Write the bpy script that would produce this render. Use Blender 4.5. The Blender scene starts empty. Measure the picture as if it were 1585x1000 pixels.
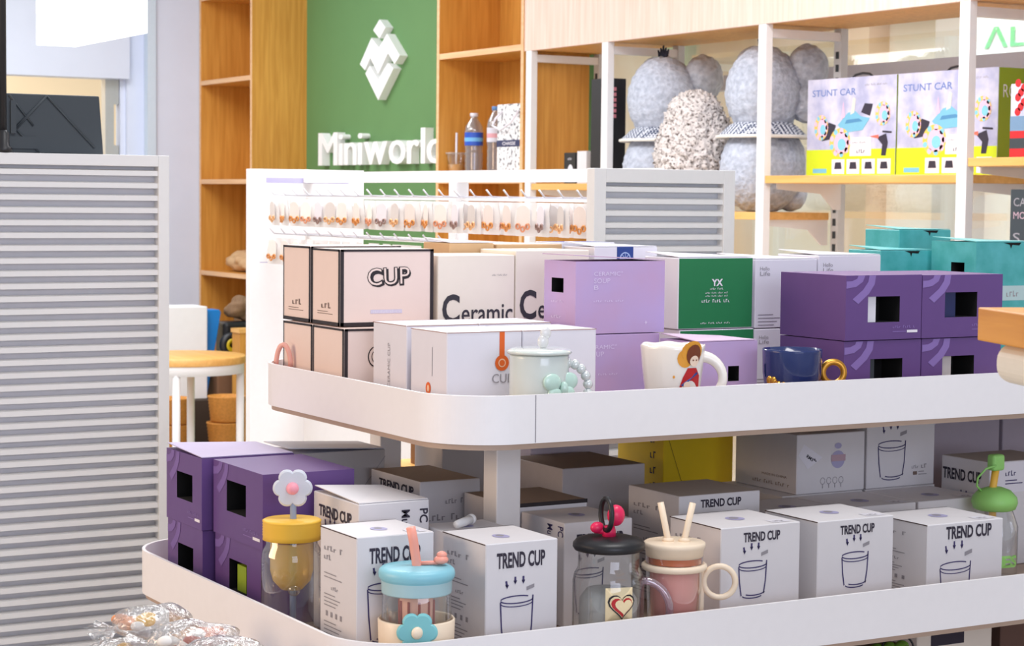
import bpy, bmesh, math, random
from mathutils import Vector, Matrix, noise
random.seed(7)
SC = bpy.context.scene
COL = SC.collection
PI = math.pi
V = Vector

# ------------------------------------------------------------------ camera
F_PX = 3110.0
pitch, roll, yaw = math.atan(195 / F_PX), 0.01, math.radians(30)
CAM = V((0, 0, 1.5))
_fh = V((math.sin(yaw), math.cos(yaw), 0))
_R = V((math.cos(yaw), -math.sin(yaw), 0))
_F = _fh * math.cos(pitch) + V((0, 0, -math.sin(pitch)))
_U = _R.cross(_F)
cr = _R * math.cos(roll) + _U * math.sin(roll)
cu = -_R * math.sin(roll) + _U * math.cos(roll)
cd = bpy.data.cameras.new('camera')
cd.sensor_fit = 'HORIZONTAL'; cd.sensor_width = 36.0
cd.lens = F_PX / 1585 * 36.0
cd.clip_start = 0.05
cam = bpy.data.objects.new('camera', cd); COL.objects.link(cam)
cam.matrix_world = Matrix(((cr.x, cu.x, -_F.x, CAM.x), (cr.y, cu.y, -_F.y, CAM.y), (cr.z, cu.z, -_F.z, CAM.z), (0, 0, 0, 1)))
cd.dof.use_dof = True
cd.dof.focus_distance = 2.9
cd.dof.aperture_fstop = 20.0
SC.camera = cam

# ------------------------------------------------------------------ world, lights, exposure
w = bpy.data.worlds.new('world'); SC.world = w; w.use_nodes = True
bg = w.node_tree.nodes['Background']
bg.inputs[0].default_value = (0.90, 0.93, 1.0, 1); bg.inputs[1].default_value = 0.56
SC.view_settings.view_transform = 'Standard'; SC.view_settings.look = 'None'
SC.view_settings.gamma = 1.0; SC.view_settings.use_curve_mapping = False
SC.view_settings.exposure = 0.0

def area(name, loc, rot, sx, sy, power, col):
    l = bpy.data.lights.new(name, 'AREA'); l.shape = 'RECTANGLE'; l.size = sx; l.size_y = sy
    l.energy = power; l.color = col
    o = bpy.data.objects.new(name, l); COL.objects.link(o); o.location = loc; o.rotation_euler = rot
    return o
# ceiling troffers over the aisles, a warm lamp at the viewer's left, lamps above the wall racks
area('ceiling_lamp', (1.6, 1.9, 3.1), (0, 0, 0), 1.2, 0.6, 26, (1.0, 0.98, 0.97))
area('ceiling_lamp', (2.6, 4.4, 3.1), (0, 0, 0), 1.6, 1.2, 80, (0.99, 0.98, 1.0))
area('ceiling_lamp', (1.5, 6.6, 3.1), (0, 0, 0), 1.6, 1.6, 78, (1.0, 0.98, 0.98))
area('ceiling_lamp', (2.7, 9.0, 3.1), (0, 0, 0), 1.6, 1.6, 62, (0.98, 0.98, 1.0))
area('added_cool_front_light', (0.8, -2.2, 2.0), (math.radians(80), 0, math.radians(-8)), 3.0, 1.8, 74, (0.76, 0.81, 1.0))  # cool light added behind the viewer to tint front faces, no window there
area('side_lamp', (-2.2, 3.6, 2.0), (math.radians(78), 0, math.radians(-95)), 2.0, 1.2, 64, (1.0, 0.69, 0.44))

# ------------------------------------------------------------------ materials
def lin(h):
    if isinstance(h, str):
        h = h.lstrip('#'); c = [int(h[i:i + 2], 16) / 255 for i in (0, 2, 4)]
    else:
        c = [x / 255 for x in h]
    return tuple((x / 12.92 if x <= 0.04045 else ((x + 0.055) / 1.055) ** 2.4) for x in c) + (1.0,)
MATS = {}
def mat(name, col, rough=0.5, metal=0.0, noise_amt=0.04, scale=60, bump=0.0, emit=None, coat=0.0, trans=0.0):
    if name in MATS: return MATS[name]
    m = bpy.data.materials.new(name); m.use_nodes = True
    nt = m.node_tree; p = nt.nodes['Principled BSDF']
    c = lin(col)
    p.inputs['Roughness'].default_value = rough; p.inputs['Metallic'].default_value = metal
    p.inputs['Coat Weight'].default_value = coat
    if trans: p.inputs['Transmission Weight'].default_value = trans
    if emit:
        p.inputs['Emission Color'].default_value = c; p.inputs['Emission Strength'].default_value = emit
    tc = nt.nodes.new('ShaderNodeTexCoord'); n = nt.nodes.new('ShaderNodeTexNoise')
    n.inputs['Scale'].default_value = scale; n.inputs['Detail'].default_value = 3
    nt.links.new(tc.outputs['Object'], n.inputs['Vector'])
    mx = nt.nodes.new('ShaderNodeMix'); mx.data_type = 'RGBA'
    mx.inputs[6].default_value = tuple(x * (1 - noise_amt) for x in c[:3]) + (1,)
    mx.inputs[7].default_value = tuple(min(1, x * (1 + noise_amt)) for x in c[:3]) + (1,)
    nt.links.new(n.outputs[0], mx.inputs[0]); nt.links.new(mx.outputs[2], p.inputs['Base Color'])
    if bump:
        b = nt.nodes.new('ShaderNodeBump'); b.inputs['Strength'].default_value = bump; b.inputs['Distance'].default_value = 0.004
        nt.links.new(n.outputs[0], b.inputs['Height']); nt.links.new(b.outputs[0], p.inputs['Normal'])
    MATS[name] = m
    return m
def wood(name, c1, c2, axis='Z', rough=0.45):
    m = bpy.data.materials.new(name); m.use_nodes = True; nt = m.node_tree; p = nt.nodes['Principled BSDF']
    tc = nt.nodes.new('ShaderNodeTexCoord'); mp = nt.nodes.new('ShaderNodeMapping')
    s = [22, 22, 22]; s['XYZ'.index(axis)] = 1.2; mp.inputs['Scale'].default_value = s
    n = nt.nodes.new('ShaderNodeTexNoise'); n.inputs['Scale'].default_value = 2.2; n.inputs['Detail'].default_value = 6; n.inputs['Distortion'].default_value = 0.6
    r = nt.nodes.new('ShaderNodeValToRGB'); r.color_ramp.elements[0].position = 0.35; r.color_ramp.elements[1].position = 0.68
    r.color_ramp.elements[0].color = lin(c1); r.color_ramp.elements[1].color = lin(c2)
    nt.links.new(tc.outputs['Object'], mp.inputs[0]); nt.links.new(mp.outputs[0], n.inputs['Vector'])
    nt.links.new(n.outputs[0], r.inputs[0]); nt.links.new(r.outputs[0], p.inputs['Base Color'])
    p.inputs['Roughness'].default_value = rough
    MATS[name] = m
    return m
def two_tone(name, c1, c2, scale, lo=0.45, hi=0.55, rough=0.9, kind='NOISE', bump=0.0):
    m = bpy.data.materials.new(name); m.use_nodes = True; nt = m.node_tree; p = nt.nodes['Principled BSDF']
    tc = nt.nodes.new('ShaderNodeTexCoord')
    if kind == 'CHECK':
        n = nt.nodes.new('ShaderNodeTexChecker'); n.inputs['Scale'].default_value = scale
        n.inputs[1].default_value = lin(c1); n.inputs[2].default_value = lin(c2)
        nt.links.new(tc.outputs['Object'], n.inputs['Vector']); nt.links.new(n.outputs[0], p.inputs['Base Color'])
    else:
        n = nt.nodes.new('ShaderNodeTexNoise' if kind == 'NOISE' else 'ShaderNodeTexVoronoi')
        n.inputs['Scale'].default_value = scale
        if kind == 'NOISE': n.inputs['Detail'].default_value = 4
        r = nt.nodes.new('ShaderNodeValToRGB'); r.color_ramp.elements[0].position = lo; r.color_ramp.elements[1].position = hi
        r.color_ramp.elements[0].color = lin(c1); r.color_ramp.elements[1].color = lin(c2)
        nt.links.new(tc.outputs['Object'], n.inputs['Vector']); nt.links.new(n.outputs[0], r.inputs[0])
        nt.links.new(r.outputs[0], p.inputs['Base Color'])
        if bump:
            b = nt.nodes.new('ShaderNodeBump'); b.inputs['Strength'].default_value = bump; b.inputs['Distance'].default_value = 0.01
            nt.links.new(n.outputs[0], b.inputs['Height']); nt.links.new(b.outputs[0], p.inputs['Normal'])
    p.inputs['Roughness'].default_value = rough
    MATS[name] = m
    return m
def glassy(name, tint, gloss=0.16, rough=0.03, opac=0.0, body=(255, 255, 255), wrinkle=0.0):
    m = bpy.data.materials.new(name); m.use_nodes = True; nt = m.node_tree
    nt.nodes.remove(nt.nodes['Principled BSDF']); out = nt.nodes['Material Output']
    t = nt.nodes.new('ShaderNodeBsdfTransparent'); t.inputs[0].default_value = lin(tint)
    g = nt.nodes.new('ShaderNodeBsdfGlossy'); g.inputs['Roughness'].default_value = rough
    if wrinkle:
        tc = nt.nodes.new('ShaderNodeTexCoord'); nz = nt.nodes.new('ShaderNodeTexNoise'); nz.inputs['Scale'].default_value = 55; nz.inputs['Detail'].default_value = 4; nz.inputs['Distortion'].default_value = 1.5
        bp = nt.nodes.new('ShaderNodeBump'); bp.inputs['Strength'].default_value = wrinkle; bp.inputs['Distance'].default_value = 0.01
        nt.links.new(tc.outputs['Object'], nz.inputs['Vector']); nt.links.new(nz.outputs[0], bp.inputs['Height']); nt.links.new(bp.outputs[0], g.inputs['Normal'])
    lw = nt.nodes.new('ShaderNodeLayerWeight'); lw.inputs[0].default_value = 0.35
    ma = nt.nodes.new('ShaderNodeMath'); ma.operation = 'MULTIPLY_ADD'; ma.inputs[1].default_value = 0.72; ma.inputs[2].default_value = gloss * 0.40
    nt.links.new(lw.outputs['Facing'], ma.inputs[0])
    mx = nt.nodes.new('ShaderNodeMixShader'); nt.links.new(ma.outputs[0], mx.inputs[0])
    nt.links.new(t.outputs[0], mx.inputs[1]); nt.links.new(g.outputs[0], mx.inputs[2])
    last = mx
    if opac:
        d = nt.nodes.new('ShaderNodeBsdfDiffuse'); d.inputs[0].default_value = lin(body)
        m2 = nt.nodes.new('ShaderNodeMixShader'); m2.inputs[0].default_value = opac
        nt.links.new(mx.outputs[0], m2.inputs[1]); nt.links.new(d.outputs[0], m2.inputs[2]); last = m2
    nt.links.new(last.outputs[0], out.inputs[0])
    MATS[name] = m
    return m

M_RIM = mat('powder_coated_metal', (243, 240, 241), 0.42, 0, 0.02)
M_POST = mat('white_steel', (232, 230, 230), 0.4, 0, 0.02)
M_LOUV = mat('louver_grey_white', (228, 227, 226), 0.45, 0, 0.02)
M_LOUVB = mat('louver_backing_grey', (212, 212, 218), 0.6, 0, 0.03)
M_WHITE = mat('white_paint', (238, 238, 240), 0.55, 0, 0.02)
M_WALL = mat('wall_paint', (216, 223, 240), 0.8, 0, 0.03, 8)
M_GREEN = mat('green_wall_paint', (96, 138, 84), 0.7, 0, 0.04, 6)
M_SIGN = mat('white_acrylic', (245, 245, 245), 0.35, 0, 0.01)
W_ORNG = wood('honey_veneer', (200, 138, 56), (220, 160, 74), 'Z')
W_EDGE = wood('light_veneer_edge', (226, 176, 128), (236, 192, 146), 'Y')
W_PALE = wood('pale_veneer', (232, 196, 178), (242, 212, 198), 'Z')
W_SHELF = wood('oak_shelf', (222, 166, 88), (236, 184, 110), 'Y')
M_FLOOR = mat('floor_tile', (205, 200, 192), 0.35, 0, 0.05, 3)
M_CARD = mat('white_card', (222, 219, 222), 0.6, 0, 0.025, 40)
M_CARD2 = mat('bright_white_card', (228, 226, 235), 0.5, 0, 0.02, 40)
M_GREYCARD = mat('grey_card', (196, 190, 188), 0.7, 0, 0.03, 40)
M_KRAFT = mat('kraft_card', (206, 170, 128), 0.75, 0, 0.05, 50)
M_PINKC = mat('blush_card', (238, 216, 206), 0.55, 0, 0.02, 40)
M_BLACKT = mat('black_trim', (38, 30, 34), 0.5)
M_CREAMC = mat('cream_card', (238, 228, 214), 0.55, 0, 0.02, 40)
M_LILAC = two_tone('lilac_pink_card', (196, 160, 196), (186, 168, 218), 9, 0.25, 0.75, 0.5)
M_PURP = mat('purple_card', (99, 68, 130), 0.45, 0, 0.05, 40)
M_PURPL = mat('light_purple_ink', (138, 112, 178), 0.5)
M_GRNC = mat('green_card', (34, 124, 74), 0.5, 0, 0.05, 50)
M_TEAL = two_tone('teal_card', (62, 160, 160), (96, 188, 194), 24, 0.35, 0.8, 0.4)
M_YEL = mat('yellow_card', (236, 204, 8), 0.5, 0, 0.03, 40)
M_INK = mat('dark_ink', (44, 38, 56), 0.6)
M_INKN = mat('navy_ink', (62, 54, 104), 0.6)
M_INKG = mat('grey_ink', (150, 146, 152), 0.6)
M_INKW = mat('white_ink', (236, 232, 240), 0.6)
M_ORANGE = mat('orange_ink', (226, 100, 28), 0.55)
M_BLUE = mat('blue_ink', (36, 66, 140), 0.55)
M_LAV = mat('lavender_ink', (172, 168, 204), 0.6)
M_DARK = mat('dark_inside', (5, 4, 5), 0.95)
M_BLACK = mat('black_plastic', (30, 30, 34), 0.4)
M_CHAR = mat('charcoal_plastic', (52, 60, 66), 0.5)
M_RED = mat('red_ink', (196, 28, 34), 0.5)
M_GLASS = glassy('clear_glass', (250, 252, 252))
M_PLASTIC = glassy('clear_film', (250, 250, 250), 0.3, 0.12, 0.06, wrinkle=1.0)
M_BAG = glassy('milky_pouch', (250, 248, 246), 0.2, 0.25, 0.70, (250, 248, 248))
M_WINDOW = glassy('window_glass', (248, 252, 255), 0.10)

# ------------------------------------------------------------------ mesh helpers
class MB:
    def __init__(s): s.v = []; s.f = []; s.m = []; s.s = []
    def add(s, vs, fs, mi=0, sm=False):
        k = len(s.v); s.v += [tuple(p) for p in vs]
        for f in fs: s.f.append([k + i for i in f]); s.m.append(mi); s.s.append(sm)
        return s
    def box(s, a, b, mi=0):
        x0, y0, z0 = a; x1, y1, z1 = b
        return s.add([(x0, y0, z0), (x1, y0, z0), (x1, y1, z0), (x0, y1, z0), (x0, y0, z1), (x1, y0, z1), (x1, y1, z1), (x0, y1, z1)],
                     [(0, 3, 2, 1), (4, 5, 6, 7), (0, 1, 5, 4), (1, 2, 6, 5), (2, 3, 7, 6), (3, 0, 4, 7)], mi)
    def lathe(s, prof, n=32, mi=0, c=(0, 0, 0), sm=True, mis=None, sx=1.0, sy=1.0):
        vs = []; fs = []
        for r, z in prof:
            for i in range(n):
                a = 2 * PI * i / n; vs.append((c[0] + r * math.cos(a) * sx, c[1] + r * math.sin(a) * sy, c[2] + z))
        k0 = len(s.v); s.v += vs
        for j in range(len(prof) - 1):
            for i in range(n):
                i2 = (i + 1) % n
                s.f.append([k0 + j * n + i, k0 + j * n + i2, k0 + (j + 1) * n + i2, k0 + (j + 1) * n + i])
                s.m.append(mis[j] if mis else mi); s.s.append(sm)
        return s
    def tube(s, path, r, n=8, mi=0, closed=False, caps=True, sm=True):
        path = [V(p) for p in path]; N = len(path); rings = []
        up = V((0, 0, 1)); prev = None
        for i, p in enumerate(path):
            if closed: t = (path[(i + 1) % N] - path[i - 1])
            else: t = path[min(i + 1, N - 1)] - path[max(i - 1, 0)]
            t.normalize()
            if prev is None:
                a = t.cross(up)
                if a.length < 1e-3: a = t.cross(V((1, 0, 0)))
            else:
                a = prev - t * prev.dot(t)
            a.normalize(); prev = a; b = t.cross(a)
            rr = r[i] if isinstance(r, (list, tuple)) else r
            rings.append([p + (a * math.cos(2 * PI * k / n) + b * math.sin(2 * PI * k / n)) * rr for k in range(n)])
        vs = [q for ring in rings for q in ring]; fs = []
        for i in range(N if closed else N - 1):
            j = (i + 1) % N
            for k in range(n):
                k2 = (k + 1) % n; fs.append((i * n + k, i * n + k2, j * n + k2, j * n + k))
        if caps and not closed: fs += [tuple(reversed(range(n))), tuple((N - 1) * n + k for k in range(n))]
        return s.add(vs, fs, mi, sm)
    def ball(s, c, r, mi=0, nu=20, nv=12, jitter=0.0, freq=20.0, seed=0.0):
        rx, ry, rz = r if isinstance(r, (tuple, list)) else (r, r, r)
        vs = []; fs = []
        for j in range(nv + 1):
            th = PI * j / nv
            for i in range(nu):
                ph = 2 * PI * i / nu
                d = V((math.sin(th) * math.cos(ph), math.sin(th) * math.sin(ph), -math.cos(th)))
                p = V((d.x * rx, d.y * ry, d.z * rz)); k = 1.0
                if jitter:
                    q = p + V(c) + V((seed, seed * 2, 0))
                    k = 1 + jitter * (noise.noise(q * freq) + 0.5 * noise.noise(q * freq * 2.3) )
                vs.append(V(c) + p * k)
        for j in range(nv):
            for i in range(nu):
                i2 = (i + 1) % nu; fs.append((j * nu + i, j * nu + i2, (j + 1) * nu + i2, (j + 1) * nu + i))
        return s.add(vs, fs, mi, True)
    def torus(s, c, R, r, ax=(0, 1, 0), n=32, k=10, mi=0, sq=1.0):
        ax = V(ax).normalized(); a = ax.cross(V((0, 0, 1)))
        if a.length < 1e-3: a = V((1, 0, 0))
        a.normalize(); b = ax.cross(a)
        return s.tube([V(c) + a * R * math.cos(2 * PI * i / n) + b * R * sq * math.sin(2 * PI * i / n) for i in range(n)], r, k, mi, True)
    def prism(s, poly, o, u, v, nrm, depth, mi=0):
        o, u, v, nrm = V(o), V(u), V(v), V(nrm); n = len(poly)
        a = [o + u * x + v * y for x, y in poly]; b = [p + nrm * depth for p in a]
        fs = [tuple(reversed(range(n))), tuple(range(n, 2 * n))] + [(i, (i + 1) % n, n + (i + 1) % n, n + i) for i in range(n)]
        return s.add(a + b, fs, mi)
    def build(s, name, mats, parent=None, loc=(0, 0, 0), rz=0.0, bevel=0.0, seg=2, weld=False, rot=None):
        me = bpy.data.meshes.new(name); me.from_pydata(s.v, [], s.f)
        if not isinstance(mats, (list, tuple)): mats = [mats]
        for m in mats: me.materials.append(m)
        for i, p in enumerate(me.polygons): p.material_index = s.m[i]; p.use_smooth = s.s[i]
        bm = bmesh.new(); bm.from_mesh(me)
        if weld: bmesh.ops.remove_doubles(bm, verts=bm.verts, dist=1e-5)
        bmesh.ops.recalc_face_normals(bm, faces=bm.faces)
        if bevel:
            es = [e for e in bm.edges if len(e.link_faces) == 2 and e.calc_face_angle(0) > 0.9]
            bmesh.ops.bevel(bm, geom=es, offset=bevel, segments=seg, affect='EDGES', profile=0.5)
        bm.to_mesh(me); bm.free()
        o = bpy.data.objects.new(name, me); COL.objects.link(o)
        o.location = loc; o.rotation_euler = rot if rot else (0, 0, rz)
        if parent: o.parent = parent
        return o
def tag(o, label, cat, group=None):
    o['label'] = label; o['category'] = cat
    if group: o['group'] = group
    return o
def thing(name, label, cat, loc=(0, 0, 0), rz=0.0, group=None):
    o = bpy.data.objects.new(name, None); COL.objects.link(o); o.empty_display_size = 0.05
    o.location = loc; o.rotation_euler = (0, 0, rz)
    return tag(o, label, cat, group)
def struct(o):
    o['kind'] = 'structure'; return o
def copy_tree(o, parent=None):
    c = o.copy(); COL.objects.link(c)
    if parent: c.parent = parent
    for ch in list(o.children): copy_tree(ch, c)
    return c

# ------------------------------------------------------------------ lettering
_TX = {}
def text_geo(s, bold=0.02):
    key = (s, bold)
    if key not in _TX:
        cu_ = bpy.data.curves.new('t', 'FONT'); cu_.body = s; cu_.offset = bold; cu_.resolution_u = 3
        ob = bpy.data.objects.new('t', cu_); COL.objects.link(ob)
        dg = bpy.context.evaluated_depsgraph_get(); dg.update()
        me = bpy.data.meshes.new_from_object(ob.evaluated_get(dg))
        raw_v = [(round(v.co.x, 5), round(v.co.y, 5)) for v in me.vertices]; idx = {}; vs = []
        for q in raw_v:
            if q not in idx: idx[q] = len(vs); vs.append(q)
        fs = [tuple(idx[raw_v[i]] for i in p.vertices) for p in me.polygons]
        fs = [f for f in fs if len(set(f)) == len(f)]
        bpy.data.objects.remove(ob); bpy.data.curves.remove(cu_); bpy.data.meshes.remove(me)
        x0 = min(v[0] for v in vs); x1 = max(v[0] for v in vs); y0 = min(v[1] for v in vs); y1 = max(v[1] for v in vs)
        _TX[key] = ([(x - x0, y - y0) for x, y in vs], fs, x1 - x0, y1 - y0)
    return _TX[key]

class Print(MB):
    """flat ink on a face: frame = origin, u, v, normal"""
    def __init__(s, o, u, v, n, lift=0.0005):
        super().__init__(); s.o, s.u, s.vv, s.n = V(o), V(u), V(v), V(n); s.lift = lift; s.k = 0
    def P(s, x, y, k=0): return s.o + s.u * x + s.vv * y + s.n * (s.lift + k * 0.0002)
    def text(s, t, x, y, w=None, h=None, mi=0, bold=0.02, k=1, rot=0):
        vs, fs, W, H = text_geo(t, bold)
        if w is None: w = W * h / H
        if h is None: h = H * w / W
        c, sn = math.cos(rot), math.sin(rot)
        pts = []
        for a, b in vs:
            a, b = a * w / W, b * h / H
            pts.append(s.P(x + a * c - b * sn, y + a * sn + b * c, k))
        return s.add(pts, fs, mi)
    def scrib(s, x, y, w, h, mi=0, k=1, n=9):
        """a line of copy too small to read: a row of uneven strokes"""
        st_ = w / n
        for i in range(n):
            if i % 5 == 4: continue
            hh = h * (0.65 + 0.35 * ((i * 7) % 3) / 2); x0 = x + i * st_
            s.rect(x0, y, x0 + st_ * 0.28, y + hh, mi, k)
            s.rect(x0 + st_ * 0.28, y + hh * (0.8 if i % 2 else 0.0), x0 + st_ * 0.72, y + hh * (1.0 if i % 2 else 0.2), mi, k)
        return s
    def rect(s, x0, y0, x1, y1, mi=0, k=0):
        return s.add([s.P(x0, y0, k), s.P(x1, y0, k), s.P(x1, y1, k), s.P(x0, y1, k)], [(0, 1, 2, 3)], mi)
    def poly(s, pts, mi=0, k=0):
        return s.add([s.P(x, y, k) for x, y in pts], [tuple(range(len(pts)))], mi)
    def disc(s, x, y, r, mi=0, k=0, n=24, ry=None):
        ry = ry or r
        return s.poly([(x + r * math.cos(2 * PI * i / n), y + ry * math.sin(2 * PI * i / n)) for i in range(n)], mi, k)
    def stroke(s, pts, t, mi=0, k=0):
        L = []; R = []
        for i, p in enumerate(pts):
            a = pts[max(i - 1, 0)]; b = pts[min(i + 1, len(pts) - 1)]
            dx, dy = b[0] - a[0], b[1] - a[1]; l = math.hypot(dx, dy) or 1
            nx, ny = -dy / l * t / 2, dx / l * t / 2
            L.append(s.P(p[0] + nx, p[1] + ny, k)); R.append(s.P(p[0] - nx, p[1] - ny, k))
        n = len(pts)
        return s.add(L + R, [(i, n + i, n + i + 1, i + 1) for i in range(n - 1)], mi)
    def arc(s, x, y, rx, ry, a0, a1, t, mi=0, k=0, n=14):
        return s.stroke([(x + rx * math.cos(a0 + (a1 - a0) * i / n), y + ry * math.sin(a0 + (a1 - a0) * i / n)) for i in range(n + 1)], t, mi, k)
    def lines(s, x, y, w, n, dy, t, mi=0, k=0):
        for i in range(n):
            ww = w * (0.6 + 0.4 * ((i * 37) % 10) / 10)
            s.rect(x, y - i * dy - t, x + ww, y - i * dy, mi, k)
        return s

def frame(face, W, D, H):
    return {'F': ((0, 0, 0), (1, 0, 0), (0, 0, 1), (0, -1, 0)),
            'L': ((0, D, 0), (0, -1, 0), (0, 0, 1), (-1, 0, 0)),
            'T': ((0, 0, H), (1, 0, 0), (0, 1, 0), (0, 0, 1))}[face]

def carton(label, X, Y, zt, zb, W, D, m, rz=0.0, group=None, name='carton', cat='box', mats=None, win=None, bevel=0.0012, flap=None, jit=True):
    """card box with its near bottom corner at X, Y, zb. win = (face, u0, v0, u1, v1) cut-out; mats = {face: material}"""
    H = zt - zb; ml = [m, M_DARK]; mi = {k: 0 for k in 'FLTRBU'}
    for k, mm in (mats or {}).items():
        if mm not in ml: ml.append(mm)
        mi[k] = ml.index(mm)
    b = MB()
    c = [(0, 0, 0), (W, 0, 0), (W, D, 0), (0, D, 0), (0, 0, H), (W, 0, H), (W, D, H), (0, D, H)]
    faces = {'U': (0, 3, 2, 1), 'T': (4, 5, 6, 7), 'F': (0, 1, 5, 4), 'R': (1, 2, 6, 5), 'B': (2, 3, 7, 6), 'L': (3, 0, 4, 7)}
    for k, f in faces.items():
        if win and win[0] == k: continue
        b.add([c[i] for i in f], [(0, 1, 2, 3)], mi[k])
    if win:
        o, u, v, n = [V(q) for q in frame(win[0], W, D, H)]
        fw = W if win[0] in 'FT' else D; fh_ = H
        u0, v0, u1, v1 = win[1] * fw, win[2] * fh_, win[3] * fw, win[4] * fh_
        P = lambda x, y, d=0: o + u * x + v * y - n * d
        oc = [P(0, 0), P(fw, 0), P(fw, fh_), P(0, fh_)]; ic = [P(u0, v0), P(u1, v0), P(u1, v1), P(u0, v1)]
        b.add(oc + ic, [(0, 1, 5, 4), (1, 2, 6, 5), (2, 3, 7, 6), (3, 0, 4, 7)], mi[win[0]])
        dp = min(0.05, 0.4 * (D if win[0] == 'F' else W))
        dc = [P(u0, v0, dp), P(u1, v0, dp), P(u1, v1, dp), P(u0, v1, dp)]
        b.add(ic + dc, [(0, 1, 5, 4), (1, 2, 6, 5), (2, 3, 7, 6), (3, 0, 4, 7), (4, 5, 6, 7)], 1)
    o = b.build(name, ml, None, (X, Y, zb), rz, 0 if win else bevel, 1, weld=True)
    tag(o, label, cat, group)
    o['dims'] = (W, D, H)
    # tuck line of the lid
    if flap:
        fm, kind = flap
        f = MB()
        if kind == 'lift':      # lid edge lifted along the front-left
            t = 0.0012
            f.add([(0.001, 0.002, H + 0.0006), (W - 0.001, 0.002, H + 0.0006), (W - 0.001, D - 0.001, H + 0.0006), (0.001, D - 0.001, H + 0.007),
                   (0.001, 0.002, H + 0.0006 + t), (W - 0.001, 0.002, H + 0.0006 + t), (W - 0.001, D - 0.001, H + 0.0006 + t), (0.001, D - 0.001, H + 0.007 + t)],
                  [(0, 3, 2, 1), (4, 5, 6, 7), (0, 1, 5, 4), (1, 2, 6, 5), (2, 3, 7, 6), (3, 0, 4, 7)])
        elif kind == 'left':    # lid standing a little open towards the left face
            t = 0.0014; h = 0.009
            f.add([(-0.004, 0.0, H + h), (W, 0.0, H + 0.0005), (W, D, H + 0.0005), (-0.004, D, H + h),
                   (-0.004, 0.0, H + h + t), (W, 0.0, H + 0.0005 + t), (W, D, H + 0.0005 + t), (-0.004, D, H + h + t)],
                  [(0, 3, 2, 1), (4, 5, 6, 7), (0, 1, 5, 4), (1, 2, 6, 5), (2, 3, 7, 6), (3, 0, 4, 7)])
        elif kind == 'front':
            t = 0.0014; h = 0.006
            f.add([(0, 0, H + h), (W, 0, H + 0.002), (W, D, H + 0.0005), (0, D, H + 0.0005),
                   (0, 0, H + h + t), (W, 0, H + 0.002 + t), (W, D, H + 0.0005 + t), (0, D, H + 0.0005 + t)],
                  [(0, 3, 2, 1), (4, 5, 6, 7), (0, 1, 5, 4), (1, 2, 6, 5), (2, 3, 7, 6), (3, 0, 4, 7)])
        f.build('lid_flap', fm, o)
    return o
def prt(o, face, lift=0.0005):
    W, D, H = o['dims']; return Print(*frame(face, W, D, H), lift)

def glass_art(p, x, y, w, h, mi=0, t=0.0017, mi2=1):
    """line drawing of a tumbler with three dashes and a tag above it; x, y = bottom centre"""
    rt, rb, e = w / 2, w * 0.40, w * 0.10
    p.arc(x, y + h, rt, e, 0.25 * PI, 0.95 * PI, t, mi); p.arc(x, y + h, rt, e, PI * 1.02, 1.98 * PI, t, mi)
    p.arc(x, y + h - e * 0.9, rt * 0.96, e, PI * 1.02, 1.95 * PI, t * 0.8, mi)
    p.stroke([(x - rt, y + h - e * 0.4), (x - rt * 0.93, y + h * 0.5), (x - rb, y + e)], t * 1.2, mi)
    p.stroke([(x + rt, y + h + e * 0.9), (x + rt * 0.93, y + h * 0.5), (x + rb, y + e * 1.2)], t * 1.2, mi)
    p.arc(x, y + e, rb * 0.9, e * 0.9, PI * 1.05, 1.85 * PI, t, mi); p.arc(x + w * 0.05, y + e * 2.0, rb, e * 1.1, PI * 1.25, 1.92 * PI, t, mi)
    for k, dx in enumerate((-0.30, -0.05, 0.20)):
        xx = x + dx * w; yy = y + h + w * (0.36, 0.46, 0.46)[k]
        p.stroke([(xx + (-0.03 if k == 0 else 0.0) * w, yy + 0.16 * w), (xx, yy), ], t * 1.7, mi)
        p.stroke([(xx - 0.035 * w, yy + 0.06 * w), (xx, yy - 0.03 * w), (xx + 0.035 * w, yy + 0.06 * w)], t * 1.2, mi)
    tx, ty = x + 0.30 * w, y + h + 0.22 * w
    p.poly([(tx, ty), (tx + 0.24 * w, ty + 0.07 * w), (tx + 0.24 * w, ty + 0.17 * w), (tx, ty + 0.10 * w)], mi2)

def lid_line(o, m, t=0.0013, faces='FL'):
    """narrow gap line under the closed lid"""
    W, D, H = o['dims']; b = MB()
    for f in faces:
        p = prt(o, f, 0.0007); fw = W if f == 'F' else D; p.rect(0, H - t, fw, H - t * 0.15); b.add(p.v, p.f)
    q = prt(o, 'T', 0.0006); q.rect(0, D - t, W, D); b.add(q.v, q.f)
    b.build('lid_seam', m, o)
def side_copy(o, face='L', x0=0.12, top=0.93, small=True):
    """small lines of copy on a box side"""
    W, D, H = o['dims']; fw = D if face == 'L' else W
    p = prt(o, face)
    p.scrib(fw * x0, H * (top - 0.10), fw * 0.52, H * 0.04, 0, 1, 6)
    p.scrib(fw * x0, H * (top - 0.17), fw * 0.2, H * 0.04, 0, 1, 3)
    p.lines(fw * x0, H * 0.66, fw * 0.55, 2, H * 0.03, H * 0.008)
    p.scrib(fw * (x0 + 0.2), H * 0.54, fw * 0.2, H * 0.03, 0, 1, 4)
    p.lines(fw * x0, H * 0.50, fw * 0.5, 4, H * 0.028, H * 0.008)
    for k in range(4):
        p.rect(fw * (x0 + 0.05 + 0.13 * k), H * 0.33, fw * (x0 + 0.10 + 0.13 * k), H * 0.37)
    p.lines(fw * x0, H * 0.29, fw * 0.55, 8, H * 0.03, H * 0.008)
    p.build('side_print', [M_INKG], o)
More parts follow.
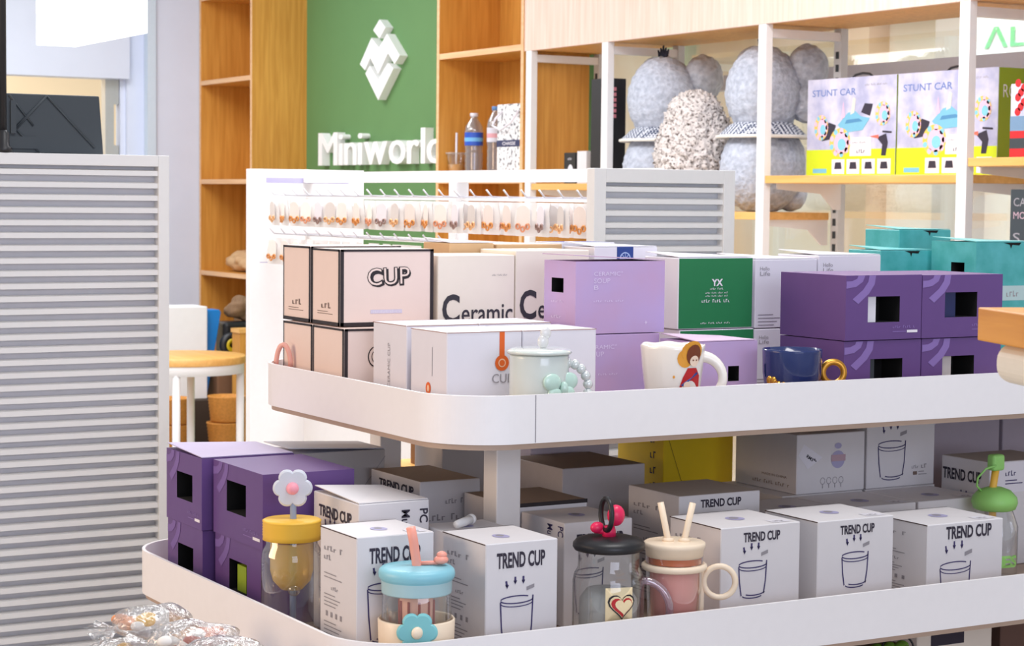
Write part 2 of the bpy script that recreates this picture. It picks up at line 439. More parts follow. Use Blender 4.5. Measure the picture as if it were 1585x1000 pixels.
def top_badge(o, x=0.55, y=0.5, sticker=True):
    W, D, H = o['dims']; p = prt(o, 'T')
    p.disc(W * x, D * y, W * 0.10, 0, 0, ry=D * 0.12); p.disc(W * x, D * y + 0.003, W * 0.05, 1, 1, ry=D * 0.06)
    p.build('round_badge_print', [M_LAV, M_INKG], o)
    if sticker:
        q = prt(o, 'T'); q.rect(W * 0.70, D * 0.06, W * 0.93, D * 0.24, 0); q.scrib(W * 0.74, D * 0.10, W * 0.14, D * 0.08, 1, 1, 4)
        q.build('price_sticker', [M_CARD2, M_INKG], o)
def front_trend(o, tw=0.62, tx=0.2, ty=0.80, th=None, art=True, ax=0.42, aw=0.36, ay=0.10, ah=0.42, face='F', clean=False):
    W, D, H = o['dims']; fw = W if face == 'F' else D
    p = prt(o, face); p.text('TREND CUP', fw * tx, H * ty, fw * tw, th or fw * tw * 0.19, 0, 0.03)
    p.build('title_print', [M_INK], o)
    if art:
        q = prt(o, face); glass_art(q, fw * ax, H * ay, fw * aw, H * ah)
        q.build('cup_drawing_print', [M_INKN, M_INKG], o)

# ------------------------------------------------------------------ setting
XW, XB = 4.20, 4.52       # front and back plane of the wall units
b = MB(); b.box((-6, -4, -0.06), (9, 16, 0)); struct(b.build('floor', M_FLOOR))
# green wall behind the sign
b = MB(); b.box((XB, 7.22, 0), (XB + 0.06, 10.9, 3.2)); struct(b.build('wall_green', M_GREEN))
# far white wall with a doorway
b = MB(); b.box((3.90, 10.87, 0), (4.62, 11.1, 3.2)); struct(b.build('wall_far_pier', M_WALL))
b = MB(); b.box((3.885, 10.845, 0), (3.935, 10.90, 3.2)); struct(b.build('trim_1', mat('cool_corner_trim', (206, 220, 234), 0.4)))
b = MB(); b.box((3.80, 10.95, 0), (3.90, 11.1, 3.2)); struct(b.build('trim_2', M_WALL))
b = MB(); b.box((-2.5, 10.90, 2.14), (3.80, 11.06, 3.3)); struct(b.build('wall_far', M_WALL))
b = MB(); b.box((3.685, 10.98, 0), (3.735, 11.05, 2.14)); b.box((3.77, 10.98, 0), (3.80, 11.05, 2.14), 1)
for k in range(5): b.box((3.735, 10.985, 0.2 + k * 0.45), (3.765, 11.04, 0.42 + k * 0.45), 0)
struct(b.build('trim_3', [mat('brushed_steel', (200, 204, 208), 0.35, 0.5), M_WALL]))
# corridor seen through the doorway
M_CORR = mat('corridor_cream', (240, 222, 190), 0.8, 0, 0.03, 2)
b = MB(); b.box((-1.5, 13.0, 0), (7.0, 13.1, 3.4)); struct(b.build('wall_corridor', M_CORR))
b = MB(); b.box((2.62, 12.93, 0), (2.72, 13.0, 3.0)); struct(b.build('trim_4', mat('corridor_brown', (196, 160, 110), 0.7)))
area('corridor_lamp', (2.6, 12.0, 2.9), (0, 0, 0), 1.5, 0.8, 45, (1.0, 0.93, 0.82))

# shop window behind the racks
b = MB(); b.box((4.80, -1.0, 0.1), (4.81, 7.15, 3.1)); struct(b.build('window_1', M_WINDOW))
b = MB(); b.box((4.775, -1.0, 1.935), (4.835, 7.15, 1.995)); struct(b.build('trim_5', mat('window_rail_grey', (196, 200, 212), 0.4)))
b = MB(); b.box((4.80, -1.0, 2.36), (5.4, 7.15, 2.62)); struct(b.build('trim_6', mat('soffit_taupe', (172, 158, 142), 0.7)))
M_MALL = two_tone('mall_wall_cream', (246, 226, 204), (252, 240, 226), 1.5, 0.4, 0.6, 0.7)
b = MB(); b.box((7.6, -3, 0), (7.7, 12, 4.2)); struct(b.build('wall_mall', M_MALL))
for k, (y0, y1, c) in enumerate(((8.1, 8.35, (206, 196, 186)), (6.9, 7.05, (214, 190, 160)), (8.9, 9.15, (220, 190, 160)))):
    b = MB(); b.box((7.45, y0, 0), (7.6, y1, 3.6)); struct(b.build('pillar_mall', mat('mall_pillar_%d' % k, c, 0.6)))
b = MB(); b.box((7.3, 5.2, 2.62), (7.6, 11.5, 2.84)); struct(b.build('beam_mall', mat('mall_beam', (180, 172, 160), 0.6)))
area('mall_lamp', (6.2, 6.5, 3.4), (0, 0, 0), 2.0, 6.0, 260, (1.0, 0.97, 0.93))
# sign of the shop across the mall
sg = thing('shop_sign', 'white sign with green letters across the mall behind the rack', 'sign', (7.2, 7.5, 2.05))
b = MB(); b.box((0, -2.0, 0), (0.08, 0.35, 0.46)); b.build('board', M_SIGN, sg)
p = Print((0, 0.2, 0.15), (0, -1, 0), (0, 0, 1), (-1, 0, 0), 0.004)
p.text('\u039bLP', 0.0, 0.075, 0.42, 0.105, 0, 0.015); p.build('letter_print', mat('mint_letter', (120, 214, 150), 0.5), sg)
b = MB(); b.tube([(0.04, -1.0, 0.46), (0.04, -1.0, 2.2)], 0.01, 6); b.tube([(0.04, 0.1, 0.46), (0.04, 0.1, 2.2)], 0.01, 6); b.build('hanger_rod', M_POST, sg)

# ------------------------------------------------------------------ wall shelf units
def shelf_unit(label, y0, y1, zs, h=3.1):
    t = thing('shelf_unit', label, 'shelf', (XW, y0, 0))
    D = XB - XW; L = y1 - y0; th = 0.022
    MB().box((0, 0, 0), (D, th, h)).build('near_panel', W_ORNG, t)
    MB().box((0, L - th, 0), (D, L, h)).build('far_panel', W_ORNG, t)
    MB().box((D - 0.012, th, 0), (D - 0.001, L - th, h)).build('back_panel', W_ORNG, t)
    for (a, c) in ((0, th), (L - th, L)):
        MB().box((-0.0015, a, 0), (0, c, h)).build('edge_band', W_EDGE, t)
    for z in zs:
        s = MB().box((0.002, th, z), (D - 0.012, L - th, z + 0.025)).build('shelf_board', W_ORNG, t)
        MB().box((0, th, z), (0.002, L - th, z + 0.025)).build('edge_band', W_EDGE, s)
    return t
shelf_unit('tall honey wood shelf unit at the far white wall', 10.09, 10.86, (0.08, 0.52, 1.04, 1.557, 2.115, 2.59))
shelf_unit('honey wood shelf unit between the green wall and the white rack', 7.20, 7.965, (0.08, 0.52, 1.04, 1.557, 2.105, 2.66))

# header over the metal racks
hd = thing('rack_header', 'pale wood header boxed in above the white metal rack', 'header', (XW, 2.5, 2.10))
MB().box((0, 0, 0), (0.02, 4.695, 0.75)).build('front_panel', W_PALE, hd)
MB().box((0.02, 0, 0.0), (0.36, 4.695, 0.02)).build('soffit_panel', W_ORNG, hd)

# metal rack
rk = thing('metal_rack', 'white steel rack of posts and shelves below the pale header', 'rack', (XW, 4.3, 0))
posts = (7.16, 6.58, 5.58, 4.58, 3.3)
for y in posts:
    MB().box((0, y - 4.3 - 0.022, 0), (0.03, y - 4.3 + 0.022, 2.10)).build('post', M_POST, rk, bevel=0.002)
    u = MB(); u.box((0.33, y - 4.3 - 0.02, 0), (0.36, y - 4.3 + 0.02, 2.10))
    for k in range(22): u.box((0.328, y - 4.3 - 0.008, 1.05 + k * 0.045), (0.3295, y - 4.3 + 0.008, 1.075 + k * 0.045), 1)
    u.build('slotted_upright', [mat('galvanised', (206, 208, 210), 0.4), M_CHAR], rk)
    MB().box((0.03, y - 4.3 - 0.015, 2.055), (0.33, y - 4.3 + 0.015, 2.085)).build('cross_arm', M_POST, rk)
bays = [(posts[1], posts[2], (1.43, 0.9)), (posts[2], posts[3], (1.556, 0.95)), (posts[3], posts[4], (1.605, 1.10)), (posts[0], posts[1], (1.53,))]
for ya, yb, zs in bays:
    for z in zs:
        s = MB().box((0.004, yb - 4.3 + 0.024, z), (0.325, ya - 4.3 - 0.024, z + 0.026)).build('shelf_board', W_SHELF, rk, bevel=0.002)
        for yy in (yb - 4.3 + 0.035, ya - 4.3 - 0.035):
            br = MB(); br.prism([(0.05, 0), (0.329, 0), (0.329, -0.09), (0.30, -0.09), (0.24, -0.035), (0.05, -0.02)], (0, yy, z), (1, 0, 0), (0, 0, 1), (0, 1, 0), 0.006)
            br.build('bracket', M_POST, s)

# ------------------------------------------------------------------ sign on the green wall
sgn = thing('wall_sign', 'raised white shop name lettering on the green wall', 'sign', (XB, 9.83, 1.657))
pen = 0.0; CAP = 0.172; SX = None
sizes = [text_geo(ch, 0.0) for ch in 'Miniworld']
raw = sum(g[2] for g in sizes[:8]) + 7 * 0.085
kx = 1.22 / raw; kz = CAP / sizes[0][3]
for ch, (vs, fs, Wd, Hd) in zip('Miniworld', sizes):
    m = MB(); n = len(vs)
    ec = {}
    for f in fs:
        for i in range(len(f)):
            e = (f[i], f[(i + 1) % len(f)]); ec[tuple(sorted(e))] = ec.get(tuple(sorted(e)), 0) + 1
    edges = [e for e, c in ec.items() if c == 1]
    for j, sh in enumerate((-0.022, 0.0, 0.022)):      # heavy stems: the outline is widened sideways
        dep = -0.045 - 0.0004 * j
        k0 = len(m.v)
        m.add([(dep, -(pen + (x + sh) * kx), y * kz) for x, y in vs], fs)
        m.v += [(0.0, -(pen + (x + sh) * kx), y * kz) for x, y in vs]
        for a, c in edges: m.f.append([k0 + a, k0 + c, k0 + n + c, k0 + n + a]); m.m.append(0); m.s.append(False)
    m.build('letter', M_SIGN, sgn)
    pen += (Wd + 0.085) * kx
emb = thing('wall_emblem', 'raised white diamond emblem high on the green wall', 'emblem', (XB, 9.33, 1.98))
def emap(pts): return [((x - 347) * 0.45 / 198, (517 - y) * 0.40 / 407) for x, y in pts]
E1 = [(445, 110), (475, 155), (445, 206), (414, 160)]
E2 = [(405, 197), (443, 252), (483, 188), (545, 305), (520, 345), (488, 285), (440, 385), (400, 298), (372, 358), (347, 325)]
E3 = [(375, 376), (398, 340), (440, 416), (486, 336), (515, 366), (440, 517)]
for nm, e in (('diamond', E1), ('chevron', E2), ('point', E3)):
    MB().prism(emap(e), (0, 0, 0), (0, -1, 0), (0, 0, 1), (-1, 0, 0), 0.045).build(nm, M_SIGN, emb)

# ------------------------------------------------------------------ tiered display stand
def rounded(x0, y0, x1, y1, r, n=24):
    pts = []
    for cx, cy, a in ((x1 - r, y1 - r, 0), (x0 + r, y1 - r, 90), (x0 + r, y0 + r, 180), (x1 - r, y0 + r, 270)):
        for i in range(n + 1):
            t = math.radians(a + 90 * i / n); pts.append((cx + r * math.cos(t), cy + r * math.sin(t)))
    return pts
stand = thing('display_stand', 'long white tiered display stand with rounded metal trays', 'display stand', (1.268, 2.357, 0))
SX0, SY0 = 1.268, 2.357
def tray(x0, y0, x1, y1, zfl, zbot, ztop, r):
    o = rounded(x0 - SX0, y0 - SY0, x1 - SX0, y1 - SY0, r); i = rounded(x0 - SX0 + 0.005, y0 - SY0 + 0.005, x1 - SX0 - 0.005, y1 - SY0 - 0.005, r - 0.005)
    n = len(o); m = MB()
    vs = [(x, y, zbot) for x, y in o] + [(x, y, ztop) for x, y in o] + [(x, y, ztop) for x, y in i] + [(x, y, zbot) for x, y in i]
    fs = []
    for k in range(n):
        k2 = (k + 1) % n
        fs += [(k, k2, n + k2, n + k), (n + k, n + k2, 2 * n + k2, 2 * n + k), (2 * n + k, 2 * n + k2, 3 * n + k2, 3 * n + k), (3 * n + k, 3 * n + k2, k2, k)]
    m.add(vs, fs); m.build('tray_rim', M_RIM, stand)
    f = MB(); q = rounded(x0 - SX0 + 0.0055, y0 - SY0 + 0.0055, x1 - SX0 - 0.0055, y1 - SY0 - 0.0055, r - 0.0055)
    f.prism(q, (0, 0, zbot - 0.008), (1, 0, 0), (0, 1, 0), (0, 0, 1), zfl - zbot + 0.008)
    f.build('tray_floor', mat('tray_beige', (178, 154, 136), 0.5), stand)
tray(1.268, 2.357, 3.6, 3.06, 1.175, 1.163, 1.230, 0.105)
tray(1.055, 2.190, 3.8, 3.06, 0.885, 0.877, 0.945, 0.105)
tray(0.840, 2.020, 4.0, 3.06, 0.600, 0.592, 0.660, 0.105)
b = MB(); b.box((1.399 - SX0, -0.0006, 1.164), (1.4002 - SX0, 0.0, 1.2295)); b.build('rim_seam', M_INKG, stand)
M_POSTB = mat('post_taupe', (190, 176, 166), 0.5)
for (x, y) in ((1.435, 2.51), (1.50, 3.02), (3.2, 2.6), (3.2, 3.02)):
    for z0, z1 in ((0.0, 0.584), (0.600, 0.869), (0.885, 1.155)):
        MB().box((x - 0.02 - SX0, y - 0.02 - SY0, z0), (x + 0.02 - SX0, y + 0.02 - SY0, z1)).build('post', M_POST, stand, bevel=0.002)

# ------------------------------------------------------------------ cartons on the top tray
ZU = 1.1756
def cup_box(label, X, Y, zt, zb, W, D, art, sideart):
    o = carton(label, X, Y, zt, zb, W, D, M_PINKC, group='black edged cup boxes')
    H = zt - zb; t = 0.0058; m = MB(); e = 0.0006
    # black edge bands wrap every edge of the box
    for face in 'FL':
        p = Print(*frame(face, W, D, H), 0.0009); fw = W if face == 'F' else D
        p.rect(0, 0, fw, t); p.rect(0, H - t * 0.6, fw, H); p.rect(0, 0, t, H) if face == 'F' else p.rect(fw - t, 0, fw, H)
        p.rect(fw - t, 0, fw, H) if face == 'F' else p.rect(0, 0, t * 0.5, H)
        m.add(p.v, p.f)
    m.build('edge_trim', M_BLACKT, o)
    if art:
        p = prt(o, 'F')
        p.text('CUP', W * 0.30, H * 0.50, W * 0.46, H * 0.235, 0, 0.06, 0, 0.04)
        p.text('CUP', W * 0.287, H * 0.52, W * 0.46, H * 0.235, 1, 0.035, 2, 0.04)
        p.text('CUP', W * 0.293, H * 0.526, W * 0.447, H * 0.22, 2, -0.005, 4, 0.04)
        p.build('title_print', [M_BLACKT, M_BLACKT, M_PINKC], o)
        q = prt(o, 'F'); q.rect(W * 0.32, H * 0.16, W * 0.66, H * 0.21, 0); q.scrib(W * 0.33, H * 0.172, W * 0.32, H * 0.025, 1, 1, 16)
        q.build('caption_print', [mat('pale_lilac_ink', (214, 206, 226), 0.6), M_CARD2], o)
    if sideart:
        q = prt(o, 'L'); q.scrib(D * 0.34, H * 0.22, D * 0.36, H * 0.075, 0, 1, 3); q.lines(D * 0.2, H * 0.18, D * 0.62, 2, H * 0.03, H * 0.008)
        q.build('side_print', [mat('brown_ink', (120, 100, 92), 0.6)], o)
    return o
cup_box('blush box with black edges and cup lettering on its front, stacked on another', 1.328, 2.835, 1.416, 1.296, 0.163, 0.105, True, True)
cup_box('blush box with black edges, upper one behind the lettered cup box', 1.327, 2.944, 1.418, 1.296, 0.161, 0.108, False, True)
lo = cup_box('black edged blush box under the lettered cup box, half behind orange logo boxes', 1.319, 2.80, 1.2945, ZU, 0.165, 0.115, False, False)
p = prt(lo, 'F'); p.arc(0.055, 0.075, 0.014, 0.016, 0.3 * PI, 1.7 * PI, 0.0018); p.arc(0.055, 0.075, 0.008, 0.010, 0.3 * PI, 1.7 * PI, 0.0012); p.build('logo_print', [M_BLACKT], lo)
cup_box('black edged blush box at the tray end under another like it', 1.320, 2.92, 1.2945, ZU, 0.165, 0.115, False, False)

def orange_box(label, X, Y, zt, W, D, logo, small):
    o = carton(label, X, Y, zt, ZU, W, D, M_CARD2, group='white boxes with orange logo')
    H = zt - ZU
    if logo:
        p = prt(o, 'F'); x = W * 0.73
        p.rect(x - 0.0042, H * 0.70, x + 0.0042, H, 0, 0); p.disc(x, H * 0.65, 0.0115, 0, 1); p.disc(x, H * 0.65, 0.0062, 1, 2); p.disc(x, H * 0.65, 0.0045, 0, 3)
        p.build('logo_print', [M_ORANGE, mat('pale_orange_ink', (246, 196, 160), 0.6)], o)
        q = prt(o, 'F'); q.text('CUP', x - 0.016, H * 0.43, 0.034, H * 0.10, 0, -0.005); q.build('title_print', [M_INKG], o)
    if small == 'logo':
        p = prt(o, 'L'); p.disc(D * 0.50, H * 0.36, 0.008, 0, 0, ry=0.009); p.disc(D * 0.50, H * 0.36, 0.0035, 1, 1, ry=0.005)
        p.build('logo_print', [M_ORANGE, MATS['pale_orange_ink']] if 'pale_orange_ink' in MATS else [M_ORANGE, M_INKW], o)
        q = prt(o, 'L'); q.rect(D * 0.60, H * 0.50, D * 0.612, H * 0.82); q.build('side_print', [M_INKG], o)
    if small == 'text':
        q = prt(o, 'L'); q.text('CERAMIC CUP', D * 0.52, H * 0.28, H * 0.5, D * 0.07, 0, 0, 1, PI / 2); q.build('side_print', [M_INKG], o)
    lid_line(o, mat('brown_edge', (158, 120, 104), 0.7))
    return o
orange_box('white box with an orange logo ribbon and small side logo, behind the mint mug', 1.343, 2.51, 1.307, 0.123, 0.112, True, 'logo')
orange_box('plain white box close behind the lidded mint mug', 1.4675, 2.51, 1.307, 0.126, 0.108, False, None)
orange_box('white box with upright side text next to the black edged boxes', 1.345, 2.640, 1.309, 0.121, 0.112, False, 'text')
orange_box('white box behind the mint mug box, only its lid in view', 1.4675, 2.640, 1.309, 0.126, 0.108, False, None)

for k, (X, zt, W, lab, tx, tw) in enumerate(((1.497, 1.406, 0.141, 'cream box reading Ceramic on its full front, next to the lettered cup box', 0.08, 1.0),
                                             (1.640, 1.413, 0.141, 'cream box with Ceramic lettering cut off by the lilac soup box', 0.04, 1.0))):
    o = carton(lab, X, 2.83, zt, ZU, W, 0.12, M_CREAMC, group='cream ceramic boxes')
    H = zt - ZU; p = prt(o, 'F')
    p.text('C', W * 0.055, H * 0.525, W * 0.225, H * 0.205, 0, 0.025); p.build('capital_letter_print', [mat('charcoal_ink', (52, 50, 58), 0.6)], o)
    p = prt(o, 'F'); p.text('eramic', W * 0.305, H * 0.53, W * 0.67, H * 0.125, 0, 0.008); p.build('title_print', [MATS['charcoal_ink']], o)
    q = prt(o, 'F'); q.scrib(W * 0.70, H * 0.855, W * 0.2, H * 0.012, 0, 1, 14); q.build('caption_print', [M_INKG], o)
carton('kraft box whose top shows behind the first cream box', 1.585, 2.956, 1.422, ZU, 0.085, 0.095, M_KRAFT, flap=(M_CARD2, 'lift'))
carton('kraft box with a white lid behind the second cream box', 1.675, 2.956, 1.420, ZU, 0.13, 0.095, M_KRAFT, mats={'T': M_CARD2})

def lilac_box(label, X, Y, zt, zb, W, D, winL=None, winF=None, flap=None, txt=True):
    win = ('L',) + winL if winL else (('F',) + winF if winF else None)
    o = carton(label, X, Y, zt, zb, W, D, M_LILAC, win=win, group='lilac ceramic soup boxes', flap=flap)
    H = zt - zb
    if txt:
        p = prt(o, 'F')
        p.text('CERAMIC\u00b0', W * 0.20, H * 0.80, W * 0.32, H * 0.06, 0, 0.0); p.text('SOUP', W * 0.20, H * 0.70, W * 0.18, H * 0.065, 0, 0.0); p.text('B', W * 0.20, H * 0.61, W * 0.05, H * 0.06, 0, 0.0)
        p.scrib(W * 0.20, H * 0.44, W * 0.34, H * 0.025, 0, 1, 14)
        p.poly([(W * 0.79, H * 0.17), (W * 0.797, H * 0.145), (W * 0.81, H * 0.14), (W * 0.797, H * 0.135), (W * 0.79, H * 0.11), (W * 0.783, H * 0.135), (W * 0.77, H * 0.14), (W * 0.783, H * 0.145)], 0)
        p.build('title_print', [mat('pale_lilac_text', (222, 208, 236), 0.6)], o)
    if winL:
        q = prt(o, 'L'); q.scrib(D * 0.25, H * 0.42, D * 0.38, H * 0.035, 0, 1, 7); q.scrib(D * 0.25, H * 0.20, D * 0.34, H * 0.045, 0, 1, 4)
        q.build('side_print', [mat('pale_lilac_text', (222, 208, 236), 0.6)], o)
    return o
lilac_box('lilac box with pale soup lettering and dark side window, stacked on another', 1.626, 2.622, 1.402, 1.290, 0.165, 0.094, winL=(0.24, 0.56, 0.62, 0.76), flap=(mat('mauve_lid', (196, 168, 196), 0.5), 'left'))
lilac_box('lilac box under the soup lettered one, behind the white girl mug', 1.615, 2.622, 1.2885, ZU, 0.168, 0.098)
o = lilac_box('small pinkish lilac box with a dark front window behind the mug handle', 1.768, 2.50, 1.282, ZU, 0.115, 0.098, winF=(0.52, 0.42, 0.70, 0.64), txt=False, flap=(MATS['mauve_lid'], 'lift'))
p = prt(o, 'F'); p.scrib(0.045, 0.025, 0.045, 0.005, 0, 1, 11); p.build('caption_print', [MATS['pale_lilac_text']], o)

o = carton('white box with a blue emblem patch standing behind the lilac soup box', 1.81, 2.86, 1.417, ZU, 0.128, 0.10, M_CARD2, flap=(M_CARD2, 'lift'))
p = prt(o, 'F'); p.rect(0.045, 0.17, 0.078, 0.242, 0); p.disc(0.0615, 0.222, 0.011, 1, 1); p.disc(0.0615, 0.222, 0.009, 0, 2)
for k in range(8): p.stroke([(0.0615, 0.222), (0.0615 + 0.009 * math.cos(k * PI / 4), 0.222 + 0.009 * math.sin(k * PI / 4))], 0.001, 1, 3)
p.build('emblem_print', [M_BLUE, mat('pale_blue_ink', (170, 190, 230), 0.6)], o)
carton('white box with a blue lid edge behind the cream boxes', 1.8085, 2.965, 1.4225, ZU, 0.11, 0.088, M_CARD2, mats={'T': M_BLUE})

for lab, zt, zb, dx, full in (('green fronted white box with white letters YX, upper of two', 1.403, 1.285, 0, True), ('green fronted white box below the lettered one, a green strip in view', 1.2835, ZU, 0.004, False)):
    o = carton(lab, 1.885 + dx, 2.72, zt, zb, 0.152, 0.10, M_CARD2, mats={'F': M_GRNC}, group='green fronted boxes', flap=(M_CARD2, 'lift') if full else None)
    if full:
        W, D, H = o['dims']; p = prt(o, 'F')
        p.text('YX', W * 0.44, H * 0.60, W * 0.15, H * 0.10, 0, 0.04); p.build('title_print', [M_INKW], o); p = prt(o, 'F'); p.scrib(W * 0.42, H * 0.55, W * 0.18, H * 0.025, 0, 1, 9)
        p.scrib(W * 0.36, H * 0.495, W * 0.30, H * 0.022, 0, 1, 18); p.scrib(W * 0.36, H * 0.45, W * 0.30, H * 0.022, 0, 1, 18)
        p.scrib(W * 0.31, H * 0.37, W * 0.38, H * 0.045, 0, 1, 13); p.scrib(W * 0.30, H * 0.07, W * 0.42, H * 0.022, 0, 1, 20)
        p.build('caption_print', [M_INKW], o)
for X, W, zt, zb, lab in ((2.046, 0.131, 1.399, 1.283, 'white box printed Hello Life beside the green box, upper layer'), (2.180, 0.138, 1.405, 1.283, 'white box printed Hello Life behind the purple boxes, upper layer'),
                          (2.046, 0.131, 1.2815, ZU, 'white box printed Hello Life below, behind the navy mug')):
    o = carton(lab, X, 2.725, zt, zb, W, 0.115, M_CARD2, group='white hello life boxes', flap=(M_CARD2, 'lift') if zb > 1.2 else None)
    H = zt - zb; p = prt(o, 'F'); p.text('Hello', W * 0.07, H * 0.84, W * 0.15, H * 0.055, 0, 0); p.text('Life', W * 0.07, H * 0.765, W * 0.16, H * 0.06, 0, 0)
    p.lines(W * 0.05, H * 0.20, W * 0.4, 4, H * 0.05, H * 0.01, 0); p.build('title_print', [M_INKG], o)

def purple_box(label, X, Y, zt, zb, W, D, face='F', win=(0.34, 0.30, 0.74, 0.74), rz=0.0, inside=None, tint=True, flap=None):
    o = carton(label, X, Y, zt, zb, W, D, M_PURP, win=(face,) + win, group='purple mug boxes with window', rz=rz, flap=flap)
    H = zt - zb; fw = W if face == 'F' else D; p = prt(o, face); sc = min(fw, 0.155)
    S = lambda pts: [(sc * a, H * c) for a, c in pts]
    p.poly(S([(0.30, 0.997), (0.285, 0.90), (0.22, 0.78), (0.085, 0.635), (0.16, 0.56), (0.30, 0.72), (0.37, 0.86), (0.385, 0.997)]), 0)
    p.poly(S([(0.004, 0.91), (0.08, 0.915), (0.14, 0.95), (0.155, 0.997), (0.245, 0.997), (0.215, 0.90), (0.13, 0.825), (0.004, 0.80)]), 0)
    if face == 'F': p.build('swirl_print', [M_PURPL], o)
    else: p.build('swirl_print', [mat('shaded_purple_ink', (120, 92, 160), 0.5)], o)  # same swirl ink darkened on side faces, shade put into the colour
    q = prt(o, face); q.scrib(fw * 0.62, H * 0.175, fw * 0.30, H * 0.04, 0, 1, 11); q.rect(fw * 0.62, H * 0.115, fw * 0.80, H * 0.125, 0); q.rect(fw * 0.81, H * 0.10, fw * 0.95, H * 0.14, 1)
    q.build('brand_line_print', [M_PURPL, M_INKW], o)
    o_, u, v, n = [V(k) for k in frame(face, W, D, H)]
    if inside:
        col, a0, a1, z0, z1 = inside
        m = MB(); P0 = o_ + u * (fw * (win[0] + (win[2] - win[0]) * a0)) + v * (H * (win[1] + (win[3] - win[1]) * z0)) - n * 0.014
        du = u * (fw * (win[2] - win[0]) * (a1 - a0)); dv = v * (H * (win[3] - win[1]) * (z1 - z0))
        pr = [P0, P0 + du, P0 + du + dv, P0 + dv]; m.add(pr + [q_ + n * 0.008 for q_ in pr], [(0, 1, 2, 3), (4, 5, 6, 7), (0, 1, 5, 4), (1, 2, 6, 5), (2, 3, 7, 6), (3, 0, 4, 7)])
        m.build('inner_tray', col, o)
    return o
M_LIDW = mat('pale_purple_lid', (190, 178, 212), 0.35)
purple_box('purple box with a white edge inside its window, upper front of the group', 2.015, 2.45, 1.383, 1.281, 0.1545, 0.165, win=(0.29, 0.27, 0.71, 0.67), inside=(M_CARD2, 0.0, 0.32, 0.0, 1.0))
purple_box('purple box with a dark blue mug in its window, upper layer by the wooden table', 2.171, 2.45, 1.382, 1.281, 0.172, 0.165, win=(0.28, 0.32, 0.68, 0.72), inside=(mat('navy_glaze_in', (24, 34, 84), 0.3), 0.0, 0.4, 0.0, 1.0))
purple_box('purple box on the tray behind the gold mug handle', 2.015, 2.452, 1.2795, ZU, 0.157, 0.162, win=(0.34, 0.30, 0.76, 0.72), inside=(M_CHAR, 0.0, 0.2, 0, 1))
purple_box('purple box on the tray with grey showing in its window', 2.174, 2.452, 1.2795, ZU, 0.170, 0.162, win=(0.26, 0.30, 0.66, 0.72), inside=(M_GREYCARD, 0.0, 0.35, 0, 1))

def teal_box(label, X, Y, zt, W, D, win=None):
    o = carton(label, X, Y, zt, ZU, W, D, M_TEAL, group='teal boxes', win=win, flap=(mat('teal_lid', (110, 196, 196), 0.4), 'lift'))
    H = zt - ZU; q = prt(o, 'F'); q.poly([(W * 0.45, H - 0.001), (W * 0.75, H - 0.001), (W * 0.72, H - 0.006), (W * 0.60, H - 0.005), (W * 0.58, H - 0.012), (W * 0.56, H - 0.005)], 0)
    q.build('tuck_slot', [M_DARK], o)
    return o
teal_box('teal box at the back, tallest of the three', 2.555, 2.952, 1.445, 0.13, 0.10)
teal_box('teal box between the white lids and the tall teal box', 2.425, 2.852, 1.409, 0.125, 0.092)
o = teal_box('teal box with a dark side window and pale label band', 2.535, 2.72, 1.427, 0.145, 0.118, win=('L', 0.45, 0.70, 0.75, 0.85))
p = prt(o, 'F'); p.rect(0.0, 0.145, 0.145, 0.172, 0, 0); p.scrib(0.075, 0.152, 0.04, 0.011, 1, 1, 5); p.build('label_band_print', [mat('pale_teal_band', (176, 204, 206), 0.5), M_INKG], o)

# ------------------------------------------------------------------ mugs on the top tray
M_WGLAZE = mat('white_glaze', (246, 240, 232), 0.15, 0, 0.02, 20, coat=0.4)
M_MINT = mat('mint_glaze', (212, 221, 217), 0.12, 0, 0.03, 30, coat=0.6)
M_NAVY = mat('navy_glaze', (24, 42, 98), 0.15, 0, 0.08, 20, coat=0.5)
M_GOLD = mat('gold_lustre', (206, 150, 62), 0.28, 0.85, 0.05)
def ring_path(c, dirv, w, h, n=16, span=(-0.5, 0.5)):
    """D-shaped handle path: starts and ends on the wall at c, bulges along dirv"""
    c, d = V(c), V(dirv).normalized(); pts = []
    for i in range(n + 1):
        a = PI * (span[0] + (span[1] - span[0]) * i / n)
        pts.append(c + d * (w * math.cos(a)) + V((0, 0, h * math.sin(a))))
    return pts
# white mug with printed girl
t = thing('mug', 'white ceramic mug with a red dressed girl picture on the tray edge', 'mug', (1.676, 2.43, ZU))
b = MB(); b.lathe([(0.0, 0.001), (0.030, 0.0), (0.034, 0.003), (0.040, 0.04), (0.0445, 0.075), (0.0475, 0.106), (0.0478, 0.110), (0.0465, 0.1115), (0.0445, 0.108), (0.041, 0.075), (0.036, 0.04), (0.028, 0.008), (0, 0.007)], 48)
for i, q in enumerate(b.v):
    if q[2] > 0.10:
        a = math.atan2(q[1], q[0]); b.v[i] = (q[0], q[1], q[2] + 0.0012 * math.sin(a * 7))
b.build('body', M_WGLAZE, t)
hd_ = V((math.cos(math.radians(-32)), math.sin(math.radians(-32)), 0))
b = MB(); b.tube(ring_path(hd_ * 0.040 + V((0, 0, 0.062)), hd_, 0.034, 0.032), [0.009 - 0.002 * math.sin(PI * i / 16) for i in range(17)], 12); b.build('handle', M_WGLAZE, t)
